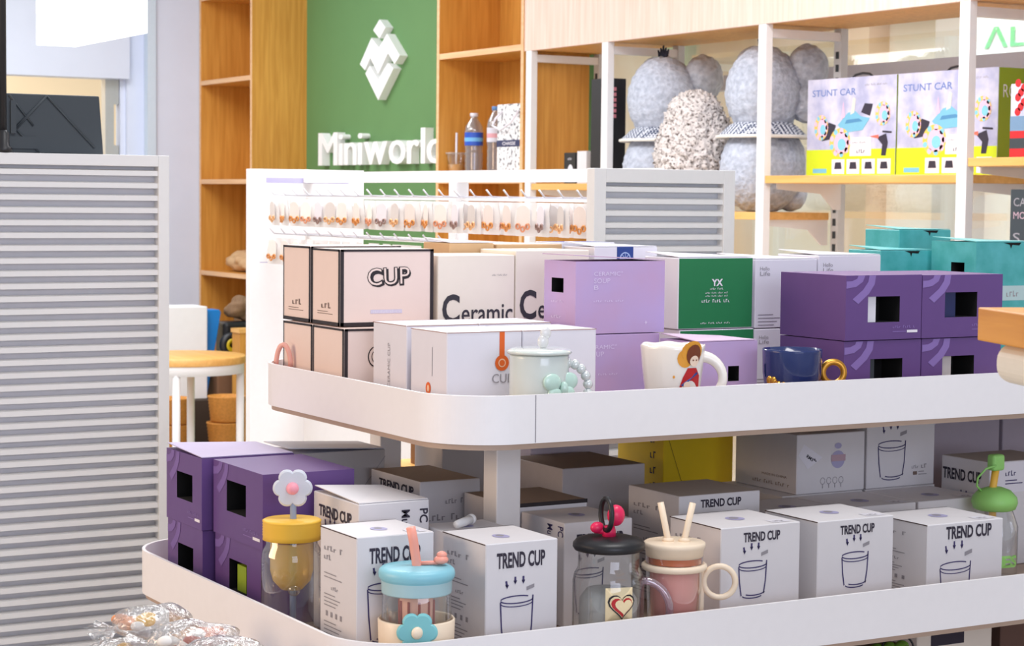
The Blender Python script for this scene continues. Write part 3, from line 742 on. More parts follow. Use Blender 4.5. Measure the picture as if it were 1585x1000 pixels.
# girl print wrapped on the mug wall
def wrap(pts, a0, rad=0.0450, lift=0.0006):
    out = []
    for x, z in pts:
        rr = 0.034 + (z - 0.003) / 0.107 * 0.0136
        if z > 0.04: rr = 0.040 + (z - 0.04) / 0.066 * 0.0077
        a = a0 + x / 0.043; out.append((math.cos(a) * (rr + lift), math.sin(a) * (rr + lift), z))
    return out
def wrap_poly(m, pts, a0, mi, lift):
    pts = [(gx + (x - gx) * 1.35 + 0.003, 0.070 + (z - 0.070) * 1.35 + 0.006) for x, z in pts]
    # fan of thin strips so that the print follows the wall
    xs = [p[0] for p in pts]; cx = sum(xs) / len(xs); cz = sum(p[1] for p in pts) / len(pts)
    m.add(wrap([(cx, cz)] + pts, a0, lift=lift), [(0, i + 1, (i + 1) % len(pts) + 1) for i in range(len(pts))], mi)
def ell(x, z, rx, rz, n=16): return [(x + rx * math.cos(2 * PI * i / n), z + rz * math.sin(2 * PI * i / n)) for i in range(n)]
A0 = math.radians(-102)
g = MB(); gx = 0.0085
wrap_poly(g, ell(gx - 0.008, 0.083, 0.0085, 0.010), A0, 0, 0.0009); wrap_poly(g, ell(gx, 0.090, 0.0125, 0.012), A0, 0, 0.0010)
wrap_poly(g, ell(gx + 0.0015, 0.0865, 0.0088, 0.0115), A0, 1, 0.0016); wrap_poly(g, ell(gx + 0.002, 0.080, 0.0055, 0.006), A0, 2, 0.0022)
wrap_poly(g, [(gx - 0.014, 0.050), (gx + 0.014, 0.050), (gx + 0.0125, 0.064), (gx + 0.006, 0.0725), (gx - 0.005, 0.0725), (gx - 0.010, 0.062)], A0, 3, 0.0013)
wrap_poly(g, [(gx - 0.012, 0.054), (gx - 0.009, 0.053), (gx + 0.009, 0.066), (gx + 0.007, 0.068)], A0, 4, 0.0019)
wrap_poly(g, ell(gx - 0.005, 0.054, 0.004, 0.004), A0, 2, 0.0024)
for dx in (-0.002, 0.002): wrap_poly(g, ell(gx + 0.002 + dx, 0.081, 0.0008, 0.0010, 8), A0, 1, 0.0030)
wrap_poly(g, [(gx - 0.021, 0.063), (gx - 0.0195, 0.065), (gx - 0.018, 0.063), (gx - 0.0195, 0.061)], A0, 0, 0.0012)
g.build('girl_picture_print', [mat('straw_ink', (232, 160, 50), 0.4), mat('hair_brown_ink', (120, 56, 28), 0.4), mat('skin_ink', (248, 222, 200), 0.4), M_RED, M_BLUE], t)
# mint mug with lid
t = thing('mug', 'lidded mint mug with a pearl handle and butterfly on the tray edge', 'mug', (1.448, 2.43, ZU))
b = MB(); b.lathe([(0, 0.001), (0.040, 0.0), (0.042, 0.003), (0.0425, 0.10), (0.042, 0.104), (0.040, 0.10), (0.039, 0.006), (0, 0.005)], 48); b.build('body', M_MINT, t)
b = MB(); b.lathe([(0, 0.112), (0.038, 0.112), (0.045, 0.1095), (0.0465, 0.107), (0.045, 0.1045), (0, 0.1045)], 48)
l = b.build('lid', M_MINT, t)
b = MB()
b.ball((0.006, 0, 0.121), (0.0085, 0.006, 0.010)); b.ball((0.010, 0, 0.133), (0.0085, 0.006, 0.009)); b.build('knob', glassy('pearl_knob', (250, 250, 250), 0.4, 0.08, 0.55, (240, 240, 240)), l)
hd_ = V((math.cos(math.radians(-26)), math.sin(math.radians(-26)), 0))
b = MB()
for q in ring_path(hd_ * 0.041 + V((0, 0, 0.055)), hd_, 0.029, 0.036, 9): b.ball(q, 0.0072, 0, 12, 8)
b.build('bead_handle_chain', mat('pearl', (214, 220, 220), 0.12, 0.2, 0.04, 30, coat=0.6), t)
b = MB()
fa = math.radians(-72)
for sx, ang in ((1, 0.5), (-1, 0.5)):
    for k, (dx, dz, rx, rz) in enumerate(((0.018, 0.007, 0.0175, 0.0125), (0.014, -0.009, 0.0135, 0.009))):
        a = fa + sx * dx / 0.043; b.ball((math.cos(a) * 0.044, math.sin(a) * 0.044, 0.060 + dz), (rx * 0.85, 0.0045, rz), 0, 14, 10)
b.ball((math.cos(fa) * 0.0465, math.sin(fa) * 0.0465, 0.058), (0.006, 0.006, 0.010))
b.build('butterfly', mat('pale_mint_glaze', (190, 220, 208), 0.2, coat=0.5), t)
# navy mug
t = thing('mug', 'navy blue mug with a gold ring handle on the tray edge', 'mug', (1.893, 2.425, ZU))
b = MB(); b.lathe([(0, 0.001), (0.026, 0.0), (0.031, 0.004), (0.040, 0.03), (0.0445, 0.062), (0.0455, 0.095), (0.0455, 0.0985), (0.044, 0.0985), (0.0425, 0.062), (0.037, 0.03), (0.026, 0.008), (0, 0.007)], 48); b.build('body', M_NAVY, t)
hd_ = V((math.cos(math.radians(-24)), math.sin(math.radians(-24)), 0)); b = MB(); b.torus(hd_ * 0.064 + V((0, 0, 0.062)), 0.0165, 0.0052, hd_.cross(V((0, 0, 1))), 28, 10); b.build('handle', M_GOLD, t)
b = MB()
for k in range(7):
    a = math.radians(-178 + k * 11); z = 0.052 - 0.0035 * k + 0.003 * (k % 2); rr = 0.0405 + 0.08 * (z - 0.03)
    b.ball((math.cos(a) * rr, math.sin(a) * rr, z), (0.006, 0.006, 0.0075), 0, 10, 8)
b.build('gold_petal_ornament', M_GOLD, t)
# pink mug handle at the tray end, stood on a made-up basket body
t = thing('basket', 'pink arched mug handle peeping over the tray end, on a made-up body', 'basket', (1.3035, 2.998, ZU))
b = MB(); b.lathe([(0, 0.001), (0.010, 0), (0.0128, 0.045), (0.0132, 0.047), (0.012, 0.047), (0.009, 0.004), (0, 0.004)], 24); b.build('body', mat('pink_plastic', (232, 170, 156), 0.4), t)
b = MB(); b.tube([(0.009 * math.cos(PI * i / 12), -0.009 * math.cos(PI * i / 12), 0.046 + 0.036 * math.sin(PI * i / 12)) for i in range(13)], 0.0042, 8); b.build('handle', MATS['pink_plastic'], t)

# ------------------------------------------------------------------ cartons on the middle tray
ZL = 0.8856
purple_box('purple window box, upper one nearer the yellow lidded jar', 1.109, 2.622, 1.104, 0.995, 0.143, 0.188, 'L', (0.28, 0.36, 0.67, 0.78))
purple_box('purple window box, upper one at the far tray corner with its lid ajar', 1.095, 2.822, 1.104, 0.995, 0.15, 0.150, 'L', (0.30, 0.34, 0.74, 0.72), flap=(M_LIDW, 'lift'))
purple_box('purple window box below, with something lime green in its window', 1.112, 2.624, 0.994, ZL, 0.14, 0.186, 'L', (0.30, 0.30, 0.66, 0.72), inside=(mat('lime_glaze', (150, 176, 40), 0.4), 0.25, 0.75, 0.0, 0.85))
purple_box('purple window box below at the far tray corner', 1.097, 2.824, 0.994, ZL, 0.15, 0.148, 'L', (0.30, 0.30, 0.74, 0.70))
o = carton('greyish box with a bright lid behind the purple boxes on the middle tray', 1.272, 2.895, 1.092, ZL, 0.165, 0.10, M_GREYCARD, mats={'T': M_CARD2}, flap=(M_CARD2, 'left'))
p = prt(o, 'F'); p.stroke([(0.09, 0.10), (0.165, 0.195)], 0.001, 0); p.build('crease_print', [M_INKG], o)

G_T = 'white boxes with tumbler drawing'
M_SEAM = mat('seam_shadow_brown', (70, 54, 50), 0.8)
def trend(label, X, Y, zt, W, D, zb=ZL, rz=0, **kw):
    return carton(label, X, Y, zt, zb, W, D, kw.pop('m', M_CARD), rz=rz, group=G_T, flap=kw.pop('flap', None), **kw)
# A
o = trend('white tumbler box with large title on its side face, just behind the flower straw jar', 1.178, 2.452, 1.080, 0.108, 0.148, flap=(M_CARD, 'lift'))
front_trend(o, 0.72, 0.13, 0.835, 0.0165, True, 0.40, 0.4, 0.30, 0.36, 'L')
W, D, H = o['dims']; p = prt(o, 'F'); p.text('PC', W * 0.86, H * 0.94, H * 0.10, W * 0.12, 0, 0.02, 1, -PI / 2); p.text('Mu', W * 0.60, H * 0.94, H * 0.10, W * 0.12, 0, 0.02, 1, -PI / 2); p.build('product_print', [M_INK], o)
# B
o = trend('white tumbler box with a brown lid, rearmost beside the thin post', 1.40, 2.70, 1.065, 0.105, 0.170, mats={'T': mat('brown_lid_card', (150, 132, 118), 0.7)})
front_trend(o, 0.70, 0.18, 0.865, 0.0145, False, face='L')
W, D, H = o['dims']; p = prt(o, 'F'); p.scrib(W * 0.42, H * 0.80, W * 0.30, H * 0.045, 0, 1, 6); p.scrib(W * 0.12, H * 0.66, W * 0.55, H * 0.055, 0, 1, 7); p.rect(W * 0.1, H * 0.56, W * 0.9, H * 0.575, 0)
p.disc(W * 0.86, H * 0.80, W * 0.07, 1, 0); p.stroke([(W * 0.80, H * 0.76), (W * 0.92, H * 0.84)], 0.003, 0, 2); p.build('product_print', [M_INKG, M_INKN], o)
# C
o = trend('white tumbler box half hidden by the blue lidded cup', 1.109, 2.314, 1.061, 0.112, 0.112); lid_line(o, M_SEAM, 0.0018, 'L')
front_trend(o, 0.66, 0.16, 0.795, 0.021, True, 0.36, 0.44, 0.20, 0.42); side_copy(o); top_badge(o, 0.5, 0.45)
# D, D2
o = trend('white tumbler box with bold title just beside the blue lidded cup', 1.261, 2.246, 1.051, 0.109, 0.118); lid_line(o, M_SEAM, 0.0018, 'L')
front_trend(o, 0.67, 0.15, 0.795, 0.021, True, 0.43, 0.45, 0.12, 0.42); side_copy(o); top_badge(o, 0.45, 0.4, False)
o = trend('white box with a white straw tip lying on its lid', 1.291, 2.402, 1.040, 0.10, 0.084); top_badge(o, 0.5, 0.5, False)
st = MB(); st.tube([(0, 0, 0.0065), (0.02, 0.014, 0.0068), (0.036, 0.024, 0.008)], [0.0055, 0.0062, 0.0065], 12); st.ball((0.036, 0.024, 0.008), 0.0075, 0, 12, 8)
tag(st.build('straw_tip', mat('white_silicone', (240, 240, 240), 0.4), None, (1.315, 2.425, 1.0405)), 'white silicone straw tip lying on a white box lid', 'straw')
# E boxes
o = trend('plain grey box with a brownish lid beyond the thin post, rear row', 1.686, 2.752, 1.062, 0.160, 0.172, m=mat('plain_grey_white_card', (204, 198, 200), 0.6), mats={'T': MATS['brown_lid_card']})
o = trend('white box lying low with dark lid edge beside the thin post', 1.472, 2.552, 1.046, 0.136, 0.14, mats={'T': MATS['brown_lid_card']})
p = prt(o, 'F'); p.rect(0, 0.155, 0.136, 0.161, 0); p.build('lid_edge_print', [M_BLACKT], o)
o = trend('white tumbler box with its title half covered by the black lidded jar', 1.488, 2.422, 1.036, 0.116, 0.122)
front_trend(o, 0.68, 0.18, 0.74, 0.022, True, 0.36, 0.42, 0.10, 0.42)
W, D, H = o['dims']; p = prt(o, 'L'); p.text('PC', D * 0.86, H * 0.96, H * 0.10, D * 0.12, 0, 0.01, 1, -PI / 2); p.text('Mu', D * 0.62, H * 0.96, H * 0.10, D * 0.12, 0, 0.01, 1, -PI / 2); p.build('side_print', [M_INKN], o); top_badge(o, 0.5, 0.5, False)
carton('grey box against the back rim between the two thin posts', 1.56, 2.93, 1.083, ZL, 0.105, 0.10, M_GREYCARD)
carton('lilac white box in the back row behind the plain grey box', 1.74, 2.945, 1.125, ZL, 0.16, 0.09, mat('dull_lilac_card', (196, 186, 200), 0.6))
o = carton('bright yellow box in the back row of the middle tray', 1.951, 2.852, 1.13, ZL, 0.148, 0.145, M_YEL)
W, D, H = o['dims']; p = prt(o, 'F'); p.stroke([(0.0, H * 0.93), (W * 0.25, H * 0.52), (W * 0.30, H * 0.49), (W * 0.74, H * 0.49), (W * 0.84, H * 0.40)], 0.0012, 0); p.build('crease_print', [mat('dark_yellow_ink', (140, 112, 10), 0.6)], o)
p = prt(o, 'L')
for k in range(4): p.scrib(D * 0.72, H * (0.78 - 0.11 * k), D * 0.14, H * 0.06, 0, 1, 2)
p.build('side_print', [M_INK], o)
# F
o = trend('wide white tumbler box with a grey lid behind the two straw cup', 1.707, 2.452, 1.056, 0.150, 0.138, mats={'T': mat('taupe_lid_card', (188, 180, 174), 0.7)})
front_trend(o, 0.50, 0.26, 0.885, 0.0125, False); side_copy(o)
# G H I
for lab, X, zt, W, tw, tx, aw, ax in (('white tumbler box close behind the cream ring handle', 1.642, 1.042, 0.139, 0.46, 0.28, 0.35, 0.40),
                                      ('middle white tumbler box of the three along the front rim', 1.813, 1.039, 0.141, 0.45, 0.29, 0.345, 0.49),
                                      ('white tumbler box by the green lidded bottle', 2.02, 1.019, 0.151, 0.60, 0.24, 0.40, 0.37)):
    o = trend(lab, X, 2.256, zt, W, 0.125); lid_line(o, M_SEAM, 0.0018, 'L')
    H = zt - ZL
    front_trend(o, tw, tx, 0.855 if tw < 0.5 else 0.815, W * tw * 0.215, True, ax, aw, 0.34 if tw < 0.5 else 0.15, 0.31 if tw < 0.5 else 0.36); top_badge(o, 0.5, 0.5); side_copy(o)
# second row lids and the boxes on them
for lab, X, Y, W, D in (('white box behind the middle tumbler box, lid with round badge in view', 1.90, 2.475, 0.14, 0.135), ('white box whose lid shows under the drawn tumbler box', 2.045, 2.475, 0.145, 0.135), ('white box whose lid shows behind the green lidded bottle', 2.195, 2.475, 0.145, 0.135),
                        ('white box carrying the stickered box, its front hidden', 2.03, 2.62, 0.17, 0.185), ('white box carrying the tall tumbler box, its front hidden', 2.205, 2.62, 0.155, 0.16)):
    o = trend(lab, X, Y, 1.012, W, D); top_badge(o, 0.5, 0.4)
o = trend('grey white box with a slanted price sticker and round badge, second layer', 2.06, 2.622, 1.112, 0.144, 0.17, zb=1.0125)
W, D, H = o['dims']; p = prt(o, 'F'); p.poly([(W * 0.02, H * 0.66), (W * 0.16, H * 0.42), (W * 0.37, H * 0.60), (W * 0.10, H * 0.84)], 0); p.text('RM3\u2075\u00ba', W * 0.13, H * 0.62, W * 0.16, H * 0.07, 1, 0.03, 1, -0.55); p.build('price_sticker', [M_CARD2, M_INK], o)
q = prt(o, 'F'); q.disc(W * 0.60, H * 0.55, W * 0.10, 0, 0, ry=H * 0.15); q.rect(W * 0.50, H * 0.52, W * 0.71, H * 0.63, 1, 1); q.disc(W * 0.60, H * 0.78, W * 0.05, 0, 1, ry=H * 0.05); q.build('round_badge_print', [M_LAV, mat('dusty_pink_ink', (190, 160, 172), 0.6)], o)
q = prt(o, 'F')
for k in range(4): q.arc(W * (0.38 + 0.09 * k), H * 0.20, W * 0.033, H * 0.055, 0.2, 2 * PI, 0.001, 0); q.rect(W * (0.375 + 0.09 * k), H * 0.08, W * (0.385 + 0.09 * k), H * 0.14, 0)
q.build('icon_print', [M_INKG], o)
q = prt(o, 'L'); q.text('MADE IN CHINA', D * 0.45, H * 0.24, D * 0.4, H * 0.04, 0, 0.0); q.scrib(D * 0.30, H * 0.10, D * 0.6, H * 0.06, 0, 1, 16); q.build('side_print', [mat('warm_grey_ink', (150, 132, 120), 0.6)], o)
o = trend('white box with a large tumbler drawing, second layer under the top tray', 2.209, 2.622, 1.135, 0.150, 0.155, zb=1.0125)
W, D, H = o['dims']; q = prt(o, 'F'); glass_art(q, W * 0.36, H * 0.10, W * 0.40, H * 0.50); q.build('cup_drawing_print', [M_INKN, M_INKG], o)
q = prt(o, 'F'); q.rect(W * 0.68, H * 0.15, W * 0.74, H * 0.20, 0); q.scrib(W * 0.66, H * 0.24, W * 0.13, H * 0.05, 1, 1, 5); q.scrib(W * 0.80, H * 0.24, W * 0.09, H * 0.07, 1, 1, 2); q.lines(W * 0.76, H * 0.20, W * 0.14, 2, H * 0.04, H * 0.012, 1); q.build('icon_print', [MATS['brown_ink'], M_INKG], o)
o = trend('white tumbler box with title on its side, just behind the green straw bottle', 2.372, 2.50, 1.063, 0.16, 0.118, mats={'T': MATS['taupe_lid_card']})
front_trend(o, 0.80, 0.04, 0.78, 0.020, True, 0.45, 0.42, 0.1, 0.42, 'L')
W, D, H = o['dims']; q = prt(o, 'F'); q.rect(0.0, H * 0.70, W * 0.55, H * 0.99, 0); q.scrib(W * 0.22, H * 0.86, W * 0.2, H * 0.05, 1, 2, 5); q.lines(W * 0.22, H * 0.82, W * 0.28, 2, H * 0.03, H * 0.01, 1, 1); q.build('product_label_print', [M_CARD2, M_INKN], o)
o = carton('dull lilac box in the back row under the top tray by the wooden table', 2.44, 2.78, 1.125, ZL, 0.22, 0.14, MATS['dull_lilac_card'])
W, D, H = o['dims']; q = prt(o, 'F'); q.poly([(W * 0.20, H * 0.86), (W * 0.28, H * 0.86), (W * 0.28, H * 0.97), (W * 0.20, H * 0.97)], 0); q.build('price_sticker', [M_CARD2], o)

carton('dull lilac box deeper along the back row beyond the wooden table', 2.668, 2.78, 1.12, ZL, 0.22, 0.14, MATS['dull_lilac_card'])
carton('grey box in the back row at the picture edge', 2.90, 2.78, 1.13, ZL, 0.25, 0.14, M_GREYCARD)
carton('low grey box standing beyond the green lidded bottle', 2.545, 2.45, 1.05, ZL, 0.2, 0.16, M_GREYCARD)
tag(MB().box((1.352, 3.66, 0), (1.52, 3.95, 0.78)).build('wood_cabinet', W_ORNG, None, bevel=0.002), 'honey wood cabinet end between the louvers and the tray stand', 'cabinet')
# ------------------------------------------------------------------ cups on the middle tray
M_YLID = mat('yellow_silicone', (240, 190, 62), 0.45)
M_BLUEL = mat('sky_blue_plastic', (136, 200, 216), 0.4)
M_CORAL = mat('coral_plastic', (244, 164, 146), 0.4)
M_CREAMP = mat('cream_plastic', (246, 226, 200), 0.4)
M_PINKH = mat('hot_pink_plastic', (232, 36, 92), 0.35)
M_PINKL = glassy('pink_drink_liner', (252, 214, 214), 0.1, 0.2, 0.85, (255, 178, 168))
M_AMBER = glassy('amber_sieve', (250, 226, 170), 0.2, 0.1, 0.45, (255, 214, 110))
def flower(m, c, R, r, n, u, v, nrm, mi=0, th=0.004):
    c, u, v, nrm = V(c), V(u), V(v), V(nrm)
    pts = []
    for i in range(n * 10):
        a = 2 * PI * i / (n * 10); k = R * (0.80 + 0.20 * abs(math.cos(n * a / 2)) ** 0.7); pts.append((k * math.cos(a), k * math.sin(a)))
    inner = [(x * 0.9, y * 0.9) for x, y in pts]
    N = len(pts)
    A = [c + u * x + v * y - nrm * th * 0.5 for x, y in pts]; B = [c + u * x + v * y + nrm * th * 0.5 for x, y in pts]
    Cc = [c + u * x + v * y + nrm * th for x, y in inner]; Dd = [c + u * x + v * y - nrm * th for x, y in inner]
    vs = Dd + A + B + Cc; fs = [tuple(reversed(range(N))), tuple(range(3 * N, 4 * N))]
    for j in range(3):
        for i in range(N): fs.append((j * N + i, j * N + (i + 1) % N, (j + 1) * N + (i + 1) % N, (j + 1) * N + i))
    return m.add(vs, fs, mi)
TOCAM = V((-0.42, -0.9, 0)).normalized()
SIDE = V((0.9, -0.42, 0)).normalized()
# jar with yellow lid and flower straw
cx, cy = 1.120, 2.545
t = thing('straw_jar', 'clear glass jar with yellow lid and grey flower straw', 'jar', (cx, cy, ZL))
def at_z(y_px, d): return 0
b = MB(); b.lathe([(0, 0.001), (0.037, 0.0), (0.0425, 0.006), (0.0425, 0.110), (0.041, 0.122), (0.036, 0.131), (0.0345, 0.146)], 40); b.build('glass_body', M_GLASS, t)
b = MB(); prof = [(0, 0.166), (0.038, 0.166), (0.0408, 0.1645)]
for k in range(6): prof += [(0.0408, 0.163 - k * 0.0037), (0.0398, 0.1615 - k * 0.0037)]
prof += [(0.0405, 0.138), (0.0, 0.138)]
b.lathe(prof, 48); b.build('lid', M_YLID, t)
b = MB(); b.lathe([(0.030, 0.134), (0.030, 0.095), (0.026, 0.080), (0.015, 0.068), (0.0, 0.066)], 32); b.build('sieve', M_AMBER, t)
b = MB(); b.tube([(0.002, 0, 0.010), (0.002, 0, 0.185), (0.001, 0, 0.196)], 0.0045, 12); st = b.build('straw', mat('grey_blue_silicone', (142, 158, 190), 0.45), t)
m = MB(); flower(m, (0.001, 0, 0.209), 0.0275, 0, 6, SIDE, (0, 0, 1), TOCAM, 0, 0.005); m.build('straw_flower', mat('pale_grey_silicone', (206, 210, 220), 0.5), st)
m = MB(); m.ball(V((0.001, 0, 0.209)) + TOCAM * 0.006, 0.0088, 0, 16, 10); m.build('flower_centre', mat('pink_silicone', (244, 160, 176), 0.45), st)
m = MB(); m.ball(V((0.004, 0, 0.070)) + TOCAM * 0.020, 0.009, 0, 16, 10); m.ball(V((0.004, 0, 0.086)) + TOCAM * 0.020, 0.007, 0, 14, 10); m.build('glass_bead_ornament', M_GLASS, t)
# cup with blue lid
cx, cy = 1.168, 2.260
t = thing('straw_cup', 'clear cup with sky blue lid, coral straw and blue flower', 'cup', (cx, cy, ZL))
b = MB(); b.lathe([(0, 0.001), (0.036, 0.0), (0.043, 0.008), (0.0455, 0.05), (0.0440, 0.110), (0.0420, 0.118)], 44); b.build('glass_body', M_GLASS, t)
b = MB(); b.lathe([(0, 0.1440), (0.038, 0.1435), (0.0450, 0.1420), (0.0482, 0.1390), (0.0492, 0.1350), (0.0488, 0.1305), (0.0470, 0.1275), (0.0458, 0.1265), (0.0456, 0.1260), (0.0450, 0.1110), (0.0444, 0.1095), (0.0425, 0.1095), (0.0425, 0.122), (0, 0.122)], 48, mis=[0] * 8 + [1] * 5); ld = b.build('lid', [M_BLUEL, mat('pale_blue_plastic', (172, 208, 216), 0.3)], t)
b = MB(); b.tube([(0.006, 0, 0.02), (0.000, 0, 0.145), (-0.005, 0.001, 0.178), (-0.008, 0.002, 0.193)], 0.0062, 14); b.build('straw', M_CORAL, t)
b = MB(); q = SIDE * 0.031
b.ball((q.x, q.y, 0.151), (0.0095, 0.0095, 0.006), 0, 14, 8); b.ball((q.x + 0.001, q.y, 0.157), (0.007, 0.007, 0.005), 0, 14, 8); b.tube([(0.004, -0.002, 0.1465), (q.x, q.y, 0.1475)], 0.0028, 8); b.build('stopper', M_CORAL, ld)
b = MB(); b.lathe([(0.022, 0.113), (0.021, 0.06), (0.019, 0.03), (0, 0.03)], 24, 0)
for k in range(10):
    a = 2 * PI * k / 10; b.box((math.cos(a) * 0.0222 - 0.0012, math.sin(a) * 0.0222 - 0.0012, 0.05), (math.cos(a) * 0.0222 + 0.0012, math.sin(a) * 0.0222 + 0.0012, 0.10), 1)
b.build('inner_sieve', [mat('peach_plastic', (246, 190, 168), 0.45), mat('dark_coral', (170, 88, 76), 0.5)], t)
b = MB(); b.lathe([(0.0445, 0.0), (0.047, 0.004), (0.0485, 0.045), (0.0495, 0.075), (0.0480, 0.077), (0.0465, 0.075), (0.0455, 0.045)], 44); b.build('sleeve', M_CREAMP, t)
m = MB(); fc = V((0, 0, 0.068)) + TOCAM * 0.050 + SIDE * -0.001
flower(m, fc, 0.026, 0, 6, SIDE, (0, 0, 1), TOCAM, 0, 0.0035); fl = m.build('flower', mat('aqua_silicone', (126, 198, 204), 0.45), t)
m = MB(); m.ball(fc + TOCAM * 0.004, (0.008, 0.005, 0.008), 0, 16, 10); m.build('flower_centre', M_CREAMP, fl)
# jar with black lid
cx, cy = 1.458, 2.258
TOCAM2 = V((-0.53, -0.85, 0)).normalized(); SIDE2 = V((0.85, -0.53, 0)).normalized()
t = thing('handled_jar', 'clear glass jar with a black lid, pink spout and heart picture', 'jar', (cx, cy, ZL))
b = MB(); b.lathe([(0, 0.001), (0.042, 0.0), (0.0475, 0.006), (0.0485, 0.03), (0.0485, 0.100), (0.0455, 0.111), (0.0415, 0.118), (0.0415, 0.140)], 44); b.build('glass_body', M_GLASS, t)
b = MB(); b.lathe([(0, 0.160), (0.030, 0.1595), (0.044, 0.156), (0.0485, 0.151), (0.049, 0.146), (0.0465, 0.142), (0.043, 0.141), (0, 0.141)], 48); ld = b.build('lid', M_BLACK, t)
b = MB(); b.lathe([(0, 0.174), (0.007, 0.174), (0.009, 0.168), (0.0095, 0.159), (0, 0.159)], 20, 0)
b.ball(V((0, 0, 0.188)) + SIDE2 * 0.009, (0.0125, 0.011, 0.0145), 0, 16, 10); b.ball(V((0, 0, 0.171)) - SIDE2 * 0.016, (0.010, 0.008, 0.008), 0, 14, 10); b.tube([V((0, 0, 0.168)) - SIDE2 * 0.016, (0, 0, 0.165)], 0.005, 8); b.build('spout', M_PINKH, ld)
b = MB(); b.torus(V((0, 0, 0.190)) - SIDE2 * 0.004 + TOCAM2 * 0.006, 0.0165, 0.0036, V((0.90, -0.10, 0)), 26, 10, 0, 1.3); b.build('carry_ring', M_BLACK, ld)
b = MB(); b.tube(ring_path(V((0, 0, 0.060)) + SIDE2 * 0.047, SIDE2, 0.036, 0.040), 0.0055, 12); b.build('handle', glassy('iridescent_glass', (240, 226, 238), 0.5, 0.06, 0.10, (236, 200, 216)), t)
b = MB(); b.lathe([(0, 0.004), (0.038, 0.004), (0.040, 0.02), (0.039, 0.075), (0.030, 0.088), (0, 0.090)], 28); b.build('wrapped_sieve', glassy('white_wrap', (250, 250, 250), 0.3, 0.3, 0.42, (226, 226, 222)), t)
def cyl_poly(m, pts, a0, R, mi, lift):
    cxx = sum(p[0] for p in pts) / len(pts); cz = sum(p[1] for p in pts) / len(pts)
    mid = [((x + cxx) / 2, (z + cz) / 2) for x, z in pts]; n = len(pts)
    f = lambda q: [(math.cos(a0 + x / R) * (R + lift), math.sin(a0 + x / R) * (R + lift), z) for x, z in q]
    m.add(f([(cxx, cz)]) + f(mid) + f(pts), [(0, 1 + i, 1 + (i + 1) % n) for i in range(n)] + [(1 + i, 1 + n + i, 1 + n + (i + 1) % n, 1 + (i + 1) % n) for i in range(n)], mi)
aC = math.atan2(TOCAM2.y, TOCAM2.x) + 0.30
def heart(s, x, z, n=24):
    out = []
    for i in range(n):
        q = 2 * PI * i / n; out.append((x + s * math.sin(q) ** 3, z + s * (13 * math.cos(q) - 5 * math.cos(2 * q) - 2 * math.cos(3 * q) - math.cos(4 * q)) / 16))
    return out
m = MB(); cyl_poly(m, [(-0.019, 0.052), (0.019, 0.052), (0.019, 0.098), (-0.019, 0.098)], aC, 0.0485, 0, 0.0008)
cyl_poly(m, heart(0.019, 0.003, 0.075), aC, 0.0485, 1, 0.0014); cyl_poly(m, heart(0.0165, 0.003, 0.075), aC, 0.0485, 0, 0.0020); cyl_poly(m, heart(0.0145, 0.003, 0.074), aC, 0.0485, 2, 0.0026); cyl_poly(m, heart(0.0115, 0.005, 0.074), aC, 0.0485, 0, 0.0032)
m.build('heart_picture_print', [mat('cream_sticker', (248, 226, 180), 0.5), M_BLACKT, M_RED], t)
# two-straw cup
cx, cy = 1.557, 2.246
t = thing('straw_cup', 'cream lidded cup with two straws and a ring handle', 'cup', (cx, cy, ZL))
b = MB(); b.lathe([(0, 0.001), (0.031, 0.0), (0.034, 0.004), (0.0385, 0.10), (0.0395, 0.128)], 40); b.build('glass_body', M_GLASS, t)
b = MB(); b.lathe([(0, 0.004), (0.029, 0.004), (0.033, 0.09), (0.0335, 0.108), (0, 0.108)], 32); b.build('pink_liner', M_PINKL, t)
b = MB(); b.lathe([(0.0375, 0.118), (0.0375, 0.128), (0.036, 0.128)], 32); b.build('orange_seal', mat('orange_silicone', (214, 106, 44), 0.4), t)
b = MB(); b.lathe([(0, 0.147), (0.040, 0.147), (0.0422, 0.1455), (0.0425, 0.140), (0.0405, 0.1385), (0.039, 0.127), (0.037, 0.127), (0, 0.135)], 44); ld = b.build('lid', M_CREAMP, t)
for dx, tip in ((-0.009, -0.011), (0.013, 0.011)):
    c0 = SIDE2 * dx
    b = MB(); b.lathe([(0, 0.1515), (0.0075, 0.1515), (0.0085, 0.1465), (0, 0.1465)], 16, 0, (c0.x, c0.y, 0)); b.build('straw_collar', M_CREAMP, ld)
    b = MB(); b.tube([(c0.x * 0.7, c0.y * 0.7, 0.02), (c0.x, c0.y, 0.148), (c0.x + SIDE2.x * tip, c0.y + SIDE2.y * tip, 0.200)], 0.0045, 12); b.build('straw', M_CREAMP, t)
b = MB(); b.torus((0, 0, 0.113), 0.0405, 0.0048, (0, 0, 1), 40, 10); b.box((-0.004 + SIDE2.x * 0.0355, -0.004 + SIDE2.y * 0.0355, 0.02), (0.004 + SIDE2.x * 0.0355, 0.004 + SIDE2.y * 0.0355, 0.113)); bd = b.build('band', M_CREAMP, t)
b = MB(); b.torus(V((0, 0, 0.092)) + SIDE2 * 0.062, 0.0215, 0.0042, TOCAM2, 32, 10); b.build('ring_handle', M_CREAMP, bd)
